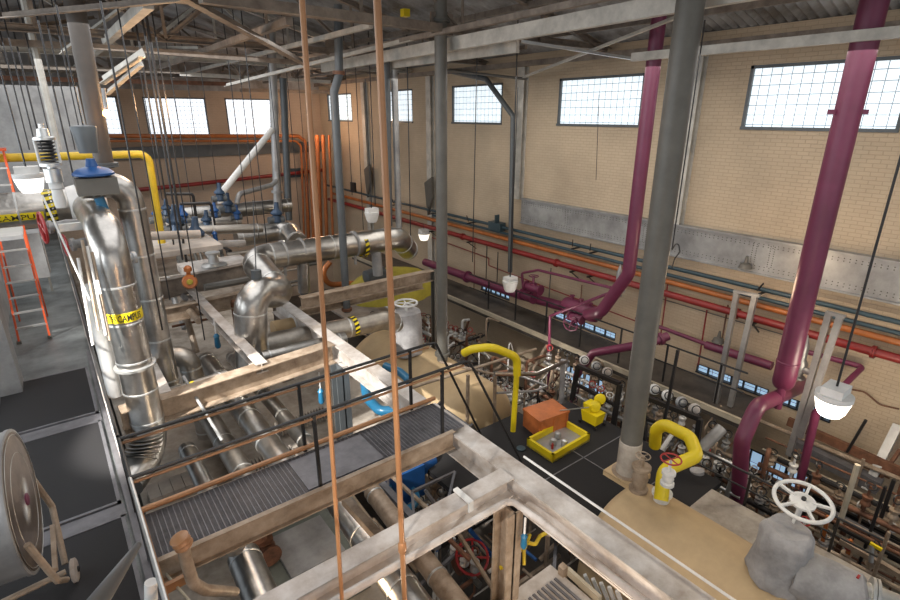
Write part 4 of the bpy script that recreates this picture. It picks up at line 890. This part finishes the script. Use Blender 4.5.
# orange crate, yellow tray, mop bucket
FZ = -7.0
t = T('storage_crate', tuple(P(545, 425, z=FZ)), 'orange wooden storage crate on the black floor behind the yellow tray', 'crate')
a = P(530, 434, z=FZ); d1 = V((.82, -.1, 0)); d2 = V((.2, .62, 0))
def obox(b, o, e1, e2, z0, z1):
    o = V(o); q = [o, o + e1, o + e1 + e2, o + e2]
    return b.add([V((p.x, p.y, z0)) for p in q] + [V((p.x, p.y, z1)) for p in q], [(0,3,2,1),(4,5,6,7),(0,1,5,4),(1,2,6,5),(2,3,7,6),(3,0,4,7)])
a = V((7.85, 6.9, 0)); d1 = V((.86, -.12, 0)); d2 = V((.1, .6, 0))
obox(MB(), a, d1, d2, FZ, FZ + .42).build('crate_body', 'obox', t, False)
obox(MB(), a - V((.02, .02, 0)), d1 + V((.04, 0, 0)), d2 + V((0, .04, 0)), FZ + .42, FZ + .47).build('crate_lid', 'obox', t, False)
for f in (.05, .48, .92): obox(MB(), a - V((.0, .025, 0)) + d1 * f, d1 * .04, V((0, .03, 0)), FZ, FZ + .42).build('batten', 'obox', t, False)
t = T('spill_tray', tuple(P(550, 440, z=FZ)), 'yellow spill tray with grey inside on the black floor', 'tray')
q = [P(527, 438, z=FZ + .2), P(553, 455, z=FZ + .2), P(588, 432, z=FZ + .2), P(564, 418.5, z=FZ + .2)]
o = q[0].copy(); o.z = 0; e1 = q[1] - q[0]; e2 = q[3] - q[0]; e1.z = e2.z = 0
obox(MB(), o, e1, e2, FZ + .0, FZ + .05).build('tray_bottom', 'galv', t, False)
w1, w2 = e1.normalized() * .06, e2.normalized() * .06; b = MB()
obox(b, o, e1, w2, FZ, FZ + .2); obox(b, o + e2 - w2, e1, w2, FZ, FZ + .2); obox(b, o, w1, e2, FZ, FZ + .2); obox(b, o + e1 - w1, w1, e2, FZ, FZ + .2)
b.build('tray_wall', 'yellow', t, False)
tc = o + e1 * .5 + e2 * .45
for k, (dx, dy, m_) in enumerate([(-.12, .0, 'galv'), (.05, -.18, 'teal'), (.15, .1, 'galv')]):
    c = V((tc.x + dx, tc.y + dy, FZ + .05))
    tag(MB().lathe(c, (0, 0, 1), [(.07, 0), (.08, .02), (.07, .14), (.03, .16)], 14).build('oil_can', 'galv' if k != 1 else 'alu'), ['grey can on the left in the yellow spill tray', 'silver can at the front in the yellow spill tray', 'grey can at the back right in the yellow spill tray'][k], 'can')
c = V((tc.x - .25, tc.y - .1, FZ + .05)); tag(MB().lathe(c, (0, 0, 1), [(.03, 0), (.03, .1), (.015, .14)], 10).build('bottle', 'redw'), 'small pink-red bottle in the yellow spill tray', 'bottle')
t = T('mop_bucket', tuple(P(590, 432, z=FZ)), 'yellow mop bucket with wringer and round lid beside the black rack', 'bucket')
bx = P(592, 424, z=FZ); x, y = bx.x, bx.y
def taper(b, x, y, w0, l0, w1, l1, z0, z1):
    return b.add([(x-w0,y-l0,z0),(x+w0,y-l0,z0),(x+w0,y+l0,z0),(x-w0,y+l0,z0),(x-w1,y-l1,z1),(x+w1,y-l1,z1),(x+w1,y+l1,z1),(x-w1,y+l1,z1)], [(0,3,2,1),(4,5,6,7),(0,1,5,4),(1,2,6,5),(2,3,7,6),(3,0,4,7)])
taper(MB(), x, y, .14, .19, .17, .23, FZ + .08, FZ + .36).build('tub', 'yellow', t, False)
taper(MB(), x - .02, y + .08, .12, .09, .14, .11, FZ + .36, FZ + .56).build('wringer', 'yellow', t, False)
MB().lathe((x + .0, y - .02, FZ + .5), (-.6, -.75, .25), [(.13, 0), (.14, .02), (.13, .05), (.05, .07)], 24).build('round_lid', 'yellow', t)
MB().lathe((x + .2, y + .0, FZ + .62), (-.6, -.75, .1), [(.13, 0), (.14, .02), (.13, .05), (.05, .07)], 24).build('round_lid', 'yellow', t)
MB().bar((x - .1, y, FZ + .5), (x - .8, y + .35, FZ + .5), .02, .02).build('handle', 'alu', t, False)
for sx in (-1, 1):
    for sy in (-1, 1): MB().lathe((x + sx * .17 - .02, y + sy * .22, FZ + .04), (1, 0, 0), [(.04, 0), (.04, .04)], 12).build('caster', 'black', t)
tag(MB().lathe(P(521, 449, z=FZ), (0, 0, 1), [(.07, 0), (.1, .01), (.1, .03), (.03, .04)], 16).build('floor_drain', 'teal'), 'small green round fitting on the black floor before the tray', 'fitting')

# ---------------------------------------------------------------- brown and silver rails mid
t = T('guard_rail', tuple(P(465, 420, y=8.2)), 'brown inclined guard rail over the tan tank at centre', 'railing')
MB().tube([P(395, 394, y=8.5), P(420, 385, y=8.4), P(536, 349, y=8.2)], .035, 10).build('top_rail', 'steelt', t)
MB().tube([P(440, 362, y=9.5), P(494, 374, y=8.0)], .03, 8).build('side_rail', 'steelt', t)
for u in (468, 495): MB().bar(P(u, 375 if u < 480 else 374, y=8.15), P(u - 1, 440 if u < 480 else 450, y=8.15), .06, .06).build('post', 'steelt', t, False)
t = T('guard_rail', tuple(P(520, 378, y=7.9)), 'silver pipe guard rail around the tank end near the orange crate', 'railing')
MB().tube([P(494, 374, y=8.0), P(538, 374, y=7.9), P(566, 361, y=8.1)], .055, 12, .15).build('top_rail', 'jacket', t)
MB().tube([P(497, 393, y=8.0), P(535, 391, y=7.9), P(548, 386, y=8.0), P(520, 376, y=8.6)], .03, 8, .05).build('mid_rail_or_glow', 'galv', t)
MB().tube([P(563, 360, y=8.1), P(561, 420, y=8.1)], .07, 10).build('wrapped_post', 'cloth', t)
def rackframe(label, p, q, r_, s, w_=.08, m='black'):
    t = T('pipe_rack', tuple(s), label, 'rack')
    for a, c in ((p, q), (q, r_), (p, s)): MB().bar(a, c, w_, w_).build('frame_bar', m, t, False)
    MB().bar(p.lerp(s, .5), q.lerp(r_, .5), w_ * .7, w_ * .7).build('frame_bar', m, t, False)
    return t
def FR(u, v, x): return P(u, v, x=x)
rackframe('heavy black frame right of the mop bucket', FR(578, 366, 10.3), FR(620, 384, 10.0), FR(613, 427, 10.0), FR(572, 400, 10.3), .1)
rackframe('heavy black frame behind the yellow loop', FR(643, 396, 10.1), FR(700, 419, 9.8), FR(695, 455, 9.8), FR(645, 440, 10.1), .1)
t = railing('black walkway railing along the lower right wall', [(12.05, 14.5), (12.05, 4.4)], [(12.05, yy) for yy in (5.0, 6.4, 7.8, 9.2, 10.6, 12.0, 13.4)], -6.7, mm='black', r=.025)
t = T('post', tuple(P(662, 442, y=5.5)), 'slim black post standing left of the yellow loop', 'post'); MB().bar(P(678, 350, x=9.3), P(660, 445, x=9.3), .05, .05).build('shaft', 'black', t, False)
tag(MB().tube([P(708, 555, z=-6.95), P(697, 540, z=-6.95), P(684, 541, z=-6.95)], .02, 8).build('cable', 'black'), 'black cable lying on the grey strip beside the near tank', 'cable') if False else None
railing('low black rail on the grey strip beside the near tank', [(9.35, 4.4), (9.35, 1.0)], [(9.35, 3.0), (9.35, 1.6)], -7.0, mm='black', h=.7)

# grey steel post pairs at the right
def postpair(label, u0, v0, u1, v1, x, du, m='galv'):
    t = T('support_frame', tuple(P(u1, v1, x=x)), label, 'frame')
    MB().bar(P(u0, v0, x=x), P(u1, v1, x=x), .11, .11).build('post', m, t, False); MB().bar(P(u0 + du, v0 + 3, x=x), P(u1 + du * 1.0, v1 - 18, x=x), .11, .11).build('post', m, t, False)
    MB().bar(P(u0 - 3, v0 - 2, x=x), P(u0 + du + 5, v0 + 3, x=x), .1, .06).build('cross_bar', m, t, False); return t
postpair('pale grey double-post frame right of the large grey pipe', 737, 293, 712, 424, 12.5, 18)
postpair('pale grey double-post frame right of the near purple pipe', 829, 314, 789, 455, 11.8, 11)
# lower right long members
for k, (u0, v0, u1, v1, x, w_, h_, m) in enumerate([(788, 421, 905, 474, 12.9, .1, .2, 'rust'), (790, 442, 880, 487, 12.7, .25, .3, 'grate'), (805, 470, 905, 520, 12.2, .1, .1, 'steelt'), (806, 480, 905, 531, 12.0, .1, .1, 'steelt'),
        (806, 492, 905, 545, 11.8, .08, .1, 'black'), (830, 512, 905, 553, 11.2, .1, .1, 'grate'), (835, 525, 905, 562, 10.9, .06, .06, 'black'), (840, 540, 905, 578, 10.5, .1, .1, 'steelt'), (790, 432, 890, 478, 13.3, .05, .05, 'rust')]):
    steel(['rust brown channel on the lower right wall', 'broad grey ledge beam below the rust channel', 'upper tan rail right of the white handwheel', 'lower tan rail right of the white handwheel', 'black rail passing behind the white handwheel', 'dull grey beam right of the wrapped valve', 'thin black bar right of the wrapped valve', 'tan bar near the bottom right corner', 'thin rusty bar above the broad ledge beam'][k],
          P(u0, v0, x=x), P(u1, v1, x=x), w_, h_, m, 'bar')
t = T('wall_bracket', tuple(P(868, 490, x=12.8)), 'pale triangular wall bracket at the right edge', 'bracket')
MB().bar(P(898, 425, x=13.4), P(866, 490, x=12.6), .16, .12).build('arm', 'galv', t, False); MB().bar(P(900, 450, x=13.4), P(872, 490, x=12.6), .06, .1).build('stay', 'rust', t, False)
for u, v, m, lab in [(828, 516, 'orange', 'left orange frame post behind the wrapped valve'), (851, 540, 'orange', 'right orange frame post behind the wrapped valve')]:
    steel(lab, P(u, v, x=10.6), P(u - 5, v + 25, x=10.6), .06, .06, m, 'bar')
t = T('lever_valve', tuple(P(872, 560, x=10.0)), 'small valve with a yellow lever near the right edge', 'valve')
MB().bar(P(870, 543, x=10.0), P(882, 550, x=10.0), .05, .05).build('lever', 'yellow', t, False); MB().cyl(P(872, 545, x=10.0), P(871, 562, x=10.0), .035, 10).build('body', 'galv', t)
pipe('black slim post leaning by the wall near the white lamp', [P(866, 420, x=12.6), P(847, 452, x=12.6)], .03, 'black', n=8)
for u0, v0, u1, v1, x, r, m, lab in [(735, 470, 712, 540, 10, .05, 'alu', 'pale upright pipe left of the purple foot'), (700, 450, 745, 470, 10.2, .05, 'alu', 'pale inclined pipe beside the yellow loop'), (703, 478, 740, 498, 10.0, .04, 'alu', 'lower pale inclined pipe beside the yellow loop')]:
    pipe(lab, [P(u0, v0, x=x), P(u1, v1, x=x)], r, m, n=10)
pipe('grey wrapped elbow pipe right of the yellow loop', [P(697, 470, x=9.6), P(698, 492, x=9.6), P(690, 500, x=9.4), P(678, 503, x=9.3)], .14, 'cloth', .2, 14)
pipe('grey pipe rising to the wall behind the yellow loop', [P(700, 450, x=10.0), P(722, 428, x=10.5)], .12, 'galv', n=12)
t = T('steel_box', tuple(P(560, 590, z=-6.6)), 'grey louvred metal box at the bottom edge beside the near girder', 'box')
a = P(545, 578, z=-6.5); b = MB().box(a + V((-.9, -1.0, -.6)), a + V((.25, .12, -.0))); b.build('housing', 'steelw', t, False)
b = MB()
for k in range(8): b.box(a + V((-.55 + k * .09, -.8, -.0)), a + V((-.51 + k * .09, -.1, .02)))
b.build('louvre', 'grate', t, False)
steel('cream rail edge of the louvred box', P(567, 570, z=-6.45), P(600, 600, z=-6.45), .06, .12, 'cream', 'bar')
steel('tan post left of the cream rail edge', P(563, 566, z=-6.3), P(562, 590, z=-6.9), .1, .1, 'steelt', 'bar')
b = MB()
for k in range(5): b.bar(P(585 + k * 8, 575 + k * 4, z=-6.6), P(592 + k * 8, 590 + k * 5, z=-6.9), .05, .05)
tag(b.build('zigzag_plate', 'white', smooth=False), 'white perforated bracket strip beside the near girder', 'bracket')
# pit clutter near column
t = T('hose', tuple(P(525, 545, z=-6)), 'yellow looping hose beside the corner column', 'hose')
MB().tube([P(500, 568, z=-6.0), P(512, 563, z=-6.0), P(520, 550, z=-5.9), P(527, 542, z=-6), P(535, 545, z=-6), P(540, 536, z=-6.1), P(548, 532, z=-6.1)], .03, 8, .1).build('hose_line', 'yellowd', t)
MB().tube([P(524, 565, z=-6.0), P(524, 550, z=-5.9), P(530, 535, z=-6)], .025, 8, .1).build('hose_line', 'yellowd', t)
flg_valve('dark red handwheel valve low in the pit left of the corner column', P(467, 560, z=-8.0), (1, 0, 0), .12, 'rust', 'redw', (-.2, -.6, .8), .5, .3)
pit = [((415, 530), (440, 600), 'galv'), ((438, 520), (434, 600), 'galv'), ((400, 560), (480, 520), 'steelt'), ((400, 545), (440, 590), 'grate'), ((450, 520), (500, 600), 'steelt'), ((470, 530), (500, 565), 'blue'), ((540, 560), (560, 540), 'steelt'), ((510, 590), (560, 555), 'steelt'), ((548, 535), (545, 580), 'steelt'), ((556, 540), (554, 570), 'grate'), ((415, 590), (460, 550), 'grate'), ((445, 600), (500, 560), 'rust'), ((425, 515), (470, 560), 'rust')]
for k, (a, c_, m) in enumerate(pit):
    steel('thin frame bar in the pit at the bottom centre', P(*a, z=-7.0 - (k % 4) * .3), P(*c_, z=-7.3 - (k % 3) * .4), .06, .06, m, 'bar', 'frame_bar', 'frame bars in the bottom pit')

# ================================================================== HANGER RODS AND CABLES
def vx(u100, v): # pixel column of a vertical through (u100,100)
    return u100 + (440 - u100) * (v - 100) / 1700
rods = [(8, 200, 15, .016), (17, 150, 16, .014), (30, 150, 18, .02), (47, 150, 20, .09), (56, 220, 12, .015), (24, 170, 15, .014), (41, 160, 17, .014), (64, 150, 13, .012), (73, 170, 14, .012), (119, 330, 9.5, .014), (149, 245, 14, .02), (156, 260, 13, .022), (160, 262, 14, .03), (166, 340, 13, .014), (175, 225, 16, .012), (145, 200, 16, .012),
        (233, 240, 17, .014), (243, 238, 16, .012), (251, 262, 14, .014), (289, 238, 19.5, .014), (300, 220, 20, .012), (272, 240, 18, .012), (347, 195, 18, .014), (371, 205, 18, .02), (408, 240, 16, .02), (476, 262, 13.0, .016), (357, 230, 17, .014), (190, 190, 20, .012), (205, 195, 21, .012), (134, 300, 12, .013)]
rods.sort()
for ri, (u, vb, y, r) in enumerate(rods):
    b = MB().cyl(P(vx(u, -5), -5, y=y), P(vx(u, vb), vb, y=y), r, 6)
    if r == .09: tag(b.build('hanger_pipe', 'trussw'), 'pale thick vertical post at the far upper left', 'post')
    else: tag(b.build('hanger_rod', 'black'), 'thin hanger rod dropping from the roof, %s of the rods counted from the left' % ORD[ri], 'rod', 'hanger rods from the roof')
for u0, v0, u1, v1, x, r, m, lab in [(518, 20, 510, 278, 10.9, .018, 'black', 'dark lamp conduit in front of the white wall column'), (599, 95, 596, 180, 12.8, .008, 'black', 'thin cord hanging before the third high window'), (900, 188, 848, 385, 6.5, .012, 'black', 'slanting dark lamp cord at the right edge') , (705, 20, 672, 250, 9.5, .012, 'black', 'black cable hanging right of the large grey pipe')]:
    pipe(lab, [P(u0, v0, x=x), P(u1, v1, x=x)], r, m, n=6) if 'slanting' not in lab else None
tag(MB().tube([P(672, 250, x=9.5), P(678, 240, x=9.5), P(680, 252, x=9.5), P(675, 258, x=9.5), P(672, 268, x=9.5)], .012, 6, .05).build('cable', 'black'), 'small loop of black cable beside the large grey pipe', 'cable')
pipe('grey drain pipe with a sloping top on the right wall', [P(450, 71, x=13.1), P(486, 79, x=13.1), P(513, 116, x=13.1), P(510, 272, x=13.1)], .09, 'blueg', .1, 12)
pipe('thin horizontal rod in front of the second high window', [P(445, 70, x=12.4), P(527, 79, x=12.4)], .04, 'grey', n=8)
for k, (u, v) in enumerate([(367, 180), (428, 195)]):
    b = MB(); c = P(u, v, x=13.3); b.add([c + V((-.02, .25, .5)), c + V((-.02, -.3, .8)), c + V((-.02, -.3, -.1)), c + V((-.02, .05, -.9)), c + V((.1, .25, .5)), c + V((.1, -.3, .8)), c + V((.1, -.3, -.1)), c + V((.1, .05, -.9))], [(0,1,2,3),(7,6,5,4),(0,4,5,1),(1,5,6,2),(2,6,7,3),(3,7,4,0)])
    tag(b.build('wall_bracket', 'grey', smooth=False), ['grey pointed steel bracket on the wall near the far corner', 'grey pointed steel bracket on the wall behind the slim grey pipe'][k], 'bracket')
tag(MB().box(P(350, 182, x=12.9), P(354, 192, x=12.9) + V((.1, -.1, 0))).build('switch_box', 'black', smooth=False), 'small black box hanging before the wall left of the pipe column', 'box')
tag(MB().box(P(286, 178, y=29.7) , P(303, 168, y=29.7) + V((0, .2, 0))).build('duct_box', 'teal', smooth=False), 'dark teal box on the far wall near the corner', 'box')

# ================================================================== CLUTTER: valve manifolds and racks below the right wall
proto = None
def manifold(x, y, z, L, nv, m, axis='y', label='', seed=0, wm='black'):
    rnd = random.Random(seed); d = V((0, 1, 0)) if axis == 'y' else V((1, 0, 0))
    o = V((x, y, z)); t = T('valve_manifold', (x, y, z), label, 'pipework')
    MB().cyl(o, o + d * L, .06, 10).build('header', m, t)
    for k in range(nv):
        q = o + d * L * (k + .5) / nv; h = rnd.uniform(.25, .6)
        v = MB().lathe(q, (0, 0, 1), [(.03, 0), (.03, h * .4), (.09, h * .42), (.09, h * .5), (.06, h * .6), (.09, h * .72), (.09, h * .78), (.025, h * .8), (.025, h + .12)], 10).build('valve', rnd.choice(['white', 'steelt', m, 'galv']), t)
        wd = V((rnd.uniform(-1, 0), rnd.uniform(-1, 0), rnd.uniform(.3, 1)))
        MB().ring(q + V((0, 0, h + .12)), wd, .09, .014, 14, 5).build('handwheel', wm if rnd.random() < .88 else 'redw', v)
        MB().tube([q, q + V((0, 0, -.3)), q + V((-.3 if axis == 'y' else 0, 0, -.5)), q + V((-.3 if axis == 'y' else 0, 0, -1.2))], .022, 6, .05).build('branch', rnd.choice(['steelt', 'rust', 'grey', 'galv']), t)
    return t
mm = [(11.6, 4.2, -7.6, 2.6, 7, 'steelt', 'closest to the purple foot'), (10.9, 5.2, -7.3, 2.2, 6, 'grey', 'behind the yellow loop'), (11.2, 7.4, -7.2, 2.4, 7, 'galv', 'above the black frame by the mop bucket'),
      (10.6, 7.9, -7.9, 2.0, 5, 'rust', 'behind the mop bucket'), (9.3, 9.2, -7.9, 2.4, 7, 'rust', 'behind the silver guard rail'), (9.4, 11.4, -8.2, 2.6, 8, 'steelt', 'right of the slim grey pipe'), (10.4, 12.2, -8.6, 3.2, 9, 'rust', 'below the purple wall pipe'),
      (10.9, 14.6, -8.4, 3.2, 8, 'grey', 'farthest along the right wall'), (9.0, 14.2, -7.6, 2.6, 6, 'steelt', 'behind the grey ledge column'), (10.3, 10.0, -8.5, 2.2, 7, 'steelt', 'under the yellow curved pipe'), (8.6, 8.0, -8.0, 1.4, 4, 'rust', 'just behind the orange crate'), (10.2, 4.2, -8.2, 2.0, 6, 'grey', 'under the yellow loop'), (10.6, 1.0, -8.0, 2.6, 7, 'steelt', 'right of the white handwheel'), (11.5, 1.0, -7.4, 2.6, 6, 'rust', 'below the broad ledge beam')]
for k, (x, y, z, L, nv, m, lab) in enumerate(mm):
    manifold(x, y, z, L, nv, m, 'y', 'row of small handwheel valves ' + lab, k + 11)
zz = [(9.9, 13.2, 'rust', 'beyond the tank, first row'), (10.3, 14.6, 'white', 'beyond the tank, second row'), (10.7, 11.6, 'grey', 'under the walkway, middle'), (11.3, 12.8, 'rust', 'under the walkway, far part'), (9.9, 8.6, 'steelt', 'behind the wrapped rail post'),
      (11.1, 9.6, 'rust', 'under the walkway beside the thin purple pipe'), (10.8, 6.4, 'galv', 'between the two black frames, upper'), (11.5, 6.0, 'rust', 'between the two black frames, at the back'), (10.4, 6.0, 'steelt', 'between the two black frames, lower'), (10.9, 3.2, 'rust', 'left of the purple foot, lower'),
      (11.6, 2.4, 'steelt', 'right of the short purple pipe'), (10.5, 2.4, 'black', 'behind the white handwheel, lower'), (11.9, .2, 'rust', 'at the right edge below the ledge')]
for k, (x, y, m, lab) in enumerate(zz):
    manifold(x, y, [-8.3, -7.7, -8.9, -8.1, -8.4, -9.0, -7.5, -8.2, -8.7, -7.8, -8.3, -7.7, -8.1][k], 2.3, 8, m, 'y', 'row of small valves ' + lab, k + 51, 'black' if k % 2 else 'white')
rn = random.Random(3)
for k in range(120):
    y = rn.uniform(3.0, 16); x = rn.uniform(9.9, 11.8); z = rn.uniform(-9.8, -7.5)
    if y < 5: x = rn.uniform(10.0, 11.8)
    if y > 8: x = rn.uniform(9.1, 11.8)
    m = rn.choice(['steelt', 'rust', 'grey', 'black', 'galv', 'steelt', 'rust', 'black', 'white'])
    q = V((x, y, z)); s = rn.random()
    if s < .4: pts = [q, q + V((0, rn.uniform(1.5, 4), 0)), q + V((0, rn.uniform(4, 4.5), 0)) + V((0, 0, -1.2))] if s < .15 else [q, q + V((0, rn.uniform(2, 4), 0))]
    elif s < .65: pts = [q, q + V((rn.uniform(.6, 1.4), 0, 0)), q + V((1.4, 0, rn.uniform(-1, .8)))]
    else: pts = [V((x, y, GZ + .05)), V((x, y, rn.uniform(-7.8, -6.6))), V((x + rn.uniform(.3, .7), y + rn.uniform(-.2, .2), rn.uniform(-7.8, -6.9)))]
    tag(MB().tube(pts, rn.uniform(.018, .055), 8, .08).build('service_pipe', m), 'thin service pipe in the tangle below the right wall', 'pipe', 'tangle of thin pipes below the right wall')
for k in range(40):
    y = rn.uniform(.0, 3.6); x = rn.uniform(10.2, 13.0); z = rn.uniform(-9.8, -7.3)
    m = rn.choice(['steelt', 'rust', 'grey', 'black', 'cream', 'steelt']); q = V((x, y, z))
    pts = [q + V((0, -2, 0)), q + V((0, rn.uniform(.5, 2.5), 0))] if k % 3 else [q, q + V((0, 0, rn.uniform(.6, 1.6)))]
    tag(MB().tube(pts, rn.uniform(.02, .06), 8).build('service_pipe', m), 'thin service pipe low at the right edge', 'pipe', 'thin pipes at the lower right edge')
for k in range(26):
    y = rn.uniform(13, 22); x = rn.uniform(2.0, 7.0); z = rn.uniform(-5.8, -4.2); q = V((x, y, z))
    m = rn.choice(['steelt', 'rust', 'grey', 'jacketd', 'galv', 'black', 'jacket'])
    pts = [q, q + V((rn.uniform(.6, 2), 0, 0))] if k % 2 else [q, q + V((0, rn.uniform(1, 3), 0)), q + V((0, 1.0, -1.2))]
    tag(MB().tube(pts, rn.uniform(.03, .1), 8, .1).build('service_pipe', m), 'small pipe among the machinery at upper left', 'pipe', 'small pipes at upper left')
for k in range(24):
    y = rn.uniform(2.5, 8.6); x = rn.uniform(.8, 5.6); z = rn.uniform(-9.8, -7.8); q = V((x, y, z))
    m = rn.choice(['steelt', 'rust', 'grey', 'black', 'galv', 'grate'])
    pts = [q, q + V((rn.uniform(.6, 2), 0, 0)), q + V((2.0, 0, -.8))] if k % 2 else [q, q + V((0, rn.uniform(1, 2), 0))]
    tag(MB().tube(pts, rn.uniform(.03, .09), 8, .1).build('service_pipe', m), 'pipe deep in the pit below the catwalk', 'pipe', 'pipes deep in the pit')

def relief(label, c, s_):
    t = T('relief_valve', tuple(c), label, 'valve')
    MB().lathe(c, (0, 0, 1), [(.07*s_, 0), (.16*s_, .01), (.16*s_, .05*s_), (.09*s_, .07*s_), (.14*s_, .25*s_), (.15*s_, .4*s_), (.09*s_, .5*s_), (.1*s_, .8*s_), (.06*s_, .95*s_), (.02*s_, 1.1*s_)], 16).build('valve_body', 'galv', t)
    MB().cyl(c + V((0, 0, .28*s_)), c + V((-.1, -.3*s_, .28*s_)), .08*s_, 12).build('side_outlet', 'galv', t)
relief('grey relief valve standing close behind the foot of the near purple pipe', P(797, 378, x=11.9), .9)
relief('pale relief valve with pointed top beside the purple riser at mid right', P(617, 296, x=11.7), .8)
tag(MB().box(P(404, 16, y=11), P(410, 9, y=11) + V((0, .15, 0))).build('hoist_box', 'yellow', smooth=False), 'small yellow box fixed up under the roof between rod and grey column', 'box')
for k, (u, v, x) in enumerate([(718, 342, 13.2), (745, 268, 13.3)]):
    c = P(u, v, x=x); tag(MB().lathe(c, (0, 0, 1), [(.16, 0), (.12, .1), (.05, .14), (.03, .3)], 12).build('wall_fitting', 'grey'), ['dark lamp-like fitting hanging on the wall above the walkway', 'small dark fitting below the plate girder'][k], 'fitting')
# pit below the near corner
rp = random.Random(9)
for k in range(60):
    u = rp.uniform(405, 590); v = rp.uniform(505, 600); z = rp.uniform(-9.6, -7.2)
    q = P(u, v, z=z); m = rp.choice(['steelt', 'rust', 'grey', 'galv', 'grate', 'black', 'steelt', 'cream', 'blue'] if k % 3 else ['galv', 'steelw', 'rust'])
    if q.x > 5.7 and z > -8.2: q.x = 5.5
    L = rp.uniform(.3, 1.3); dv = [V((L, 0, 0)), V((0, L, 0)), V((0, 0, -L))][k % 3]
    pts = [q, q + dv] if k % 4 else [q, q + dv, q + dv + V((0, .4, -.3))]
    tag(MB().tube(pts, rp.uniform(.012, .04), 8, .06).build('service_pipe', m), 'thin pipe in the tangle under the corner of the near beams', 'pipe', 'tangle under the near beam corner')
for k in range(6):
    q = P(rp.uniform(420, 480), rp.uniform(520, 590), z=-8.0)
    manifold(q.x, q.y, q.z, .9, 3, rp.choice(['rust', 'steelt', 'grey']), 'y', 'short valve row in the bottom pit, %s of six' % ORD[k], 90 + k, 'black')
# right edge rails and uprights
for k in range(16):
    x = 10.0 + (k % 6) * .55; z = -8.9 + (k * .37) % 1.9
    tag(MB().cyl((x, -2.5, z), (x, 3.3 + (k % 3) * .5, z), [.03, .05, .025, .06][k % 4], 8).build('service_pipe', ['cream', 'steelt', 'rust', 'black'][k % 4]), 'long thin pipe running along the lower right wall', 'pipe', 'long pipes at the lower right')
for k in range(12):
    x = 10.4 + (k % 4) * .7; y = -.2 + k * .32
    tag(MB().cyl((x, y, GZ), (x, y, -7.2 + (k % 3) * .4), .03, 8).build('upright_pipe', ['rust', 'steelt', 'black'][k % 3]), 'thin upright pipe at the lower right', 'pipe', 'uprights at the lower right')

for k, (u, v, x) in enumerate([(584, 356, 10.6), (596, 362, 10.5), (607, 368, 10.4), (667, 391, 10.4), (681, 398, 10.2), (694, 405, 10.1), (654, 385, 10.6)]):
    c = P(u, v + 4, x=x); t = T('gauge_valve', tuple(c), 'round pale valve bonnet behind the black frames, %s of seven along the row' % ORD[[0, 1, 2, 4, 5, 6, 3][k]], 'valve', 'pale round bonnets behind the black frames')
    MB().lathe(c, (-.6, -.6, .3), [(.05, -.2), (.07, 0), (.13, .02), (.13, .06), (.08, .09), (.04, .11)], 18).build('bonnet', ['white', 'galv', 'steelw'][k % 3], t)
    MB().ring(c + V((-.1, -.1, .06)), (-.6, -.6, .3), .09, .013, 18, 5).build('handwheel', 'black', t)
t = T('equipment_skid', (1.7, 4.9, -8.0), 'grey-green machine casing deep in the pit under the front of the catwalk', 'machine')
MB().box((1.75, 6.7, -8.2), (3.3, 8.5, -7.45)).build('casing', 'skid', t, False); MB().box((2.0, 7.0, -7.45), (3.0, 8.1, -7.38)).build('hatch', 'galv', t, False)
MB().box((.3, 3.6, -8.3), (4.0, 9.28, -8.2)).build('base_plate', 'conc', t, False)
flg_valve('rusty flanged valve low in the pit between the silver pipes', P(266, 548, z=-7.2), (0, 1, 0), .13, 'rust', 'black', (0, 0, 1), .5, .14)
pipe('rust coloured elbow pipe beside the rusty valve in the pit', [P(240, 552, z=-7.0), P(258, 538, z=-7.0), P(268, 548, z=-7.2)], .12, 'rust', .2, 14)
for k, (a, c_) in enumerate([((150, 500), (192, 470)), ((235, 478), (300, 455)), ((282, 432), (330, 412))]):
    p0 = P(*a, z=-6.9); p1 = P(*c_, z=-6.9)
    t = T('floor_grille', tuple(p0), ['pale floor panel under the banded pipe elbow', 'ribbed grating panel behind the left half of the catwalk', 'ribbed grating panel beside the violet column'][k], 'grating')
    x0, x1 = sorted((p0.x, p1.x)); y0, y1 = sorted((p0.y, p1.y)); y1 = max(y1, y0 + .5)
    b = MB(); x = x0
    while x < x1: b.box((x, y0, -7.0), (x + (.03 if k else .2), y1, -6.9)); x += .075 if k else .21
    b.build('bars', 'concp', t, False)

for k, (a, c_, y, w_, m) in enumerate([((88, 46), (302, 63), 16.0, .13, 'truss'), ((232, 62), (420, 76), 21.5, .12, 'truss'), ((180, 74), (330, 82), 24.0, .14, 'trussw'), ((0, 42), (70, 46), 18.0, .16, 'truss'), ((0, 78), (230, 84), 26.0, .16, 'rust'), ((0, 66), (180, 72), 23.0, .12, 'truss'), ((240, 90), (330, 92), 28.5, .16, 'truss')]):
    steel(['long brown cross chord with pale lower edge before the far windows', 'thin cross member behind the two orange rods under the roof', 'pale cross member low under the far roof', 'short chord at the upper left edge', 'rusty red cross pipe at the top of the left partition', 'brown cross member above the left partition', 'dark lintel beam over the far corner windows'][k], P(*a, y=y), P(*c_, y=y), w_, w_, m, 'bar')
for k in range(9):
    u = 232 + k * 9
    brace('small lattice brace under the far roof, %s from the left' % ORD[k], P(u, 62 + (k % 2) * 16, y=23), P(u + 12, 62 + ((k + 1) % 2) * 16, y=23.2), .07, 'truss')
point('pit_fill_front', (2.2, 5.2, -6.2), 28, (1, .75, .5), .2)  # unseen fill added to lift the black pit under the catwalk front
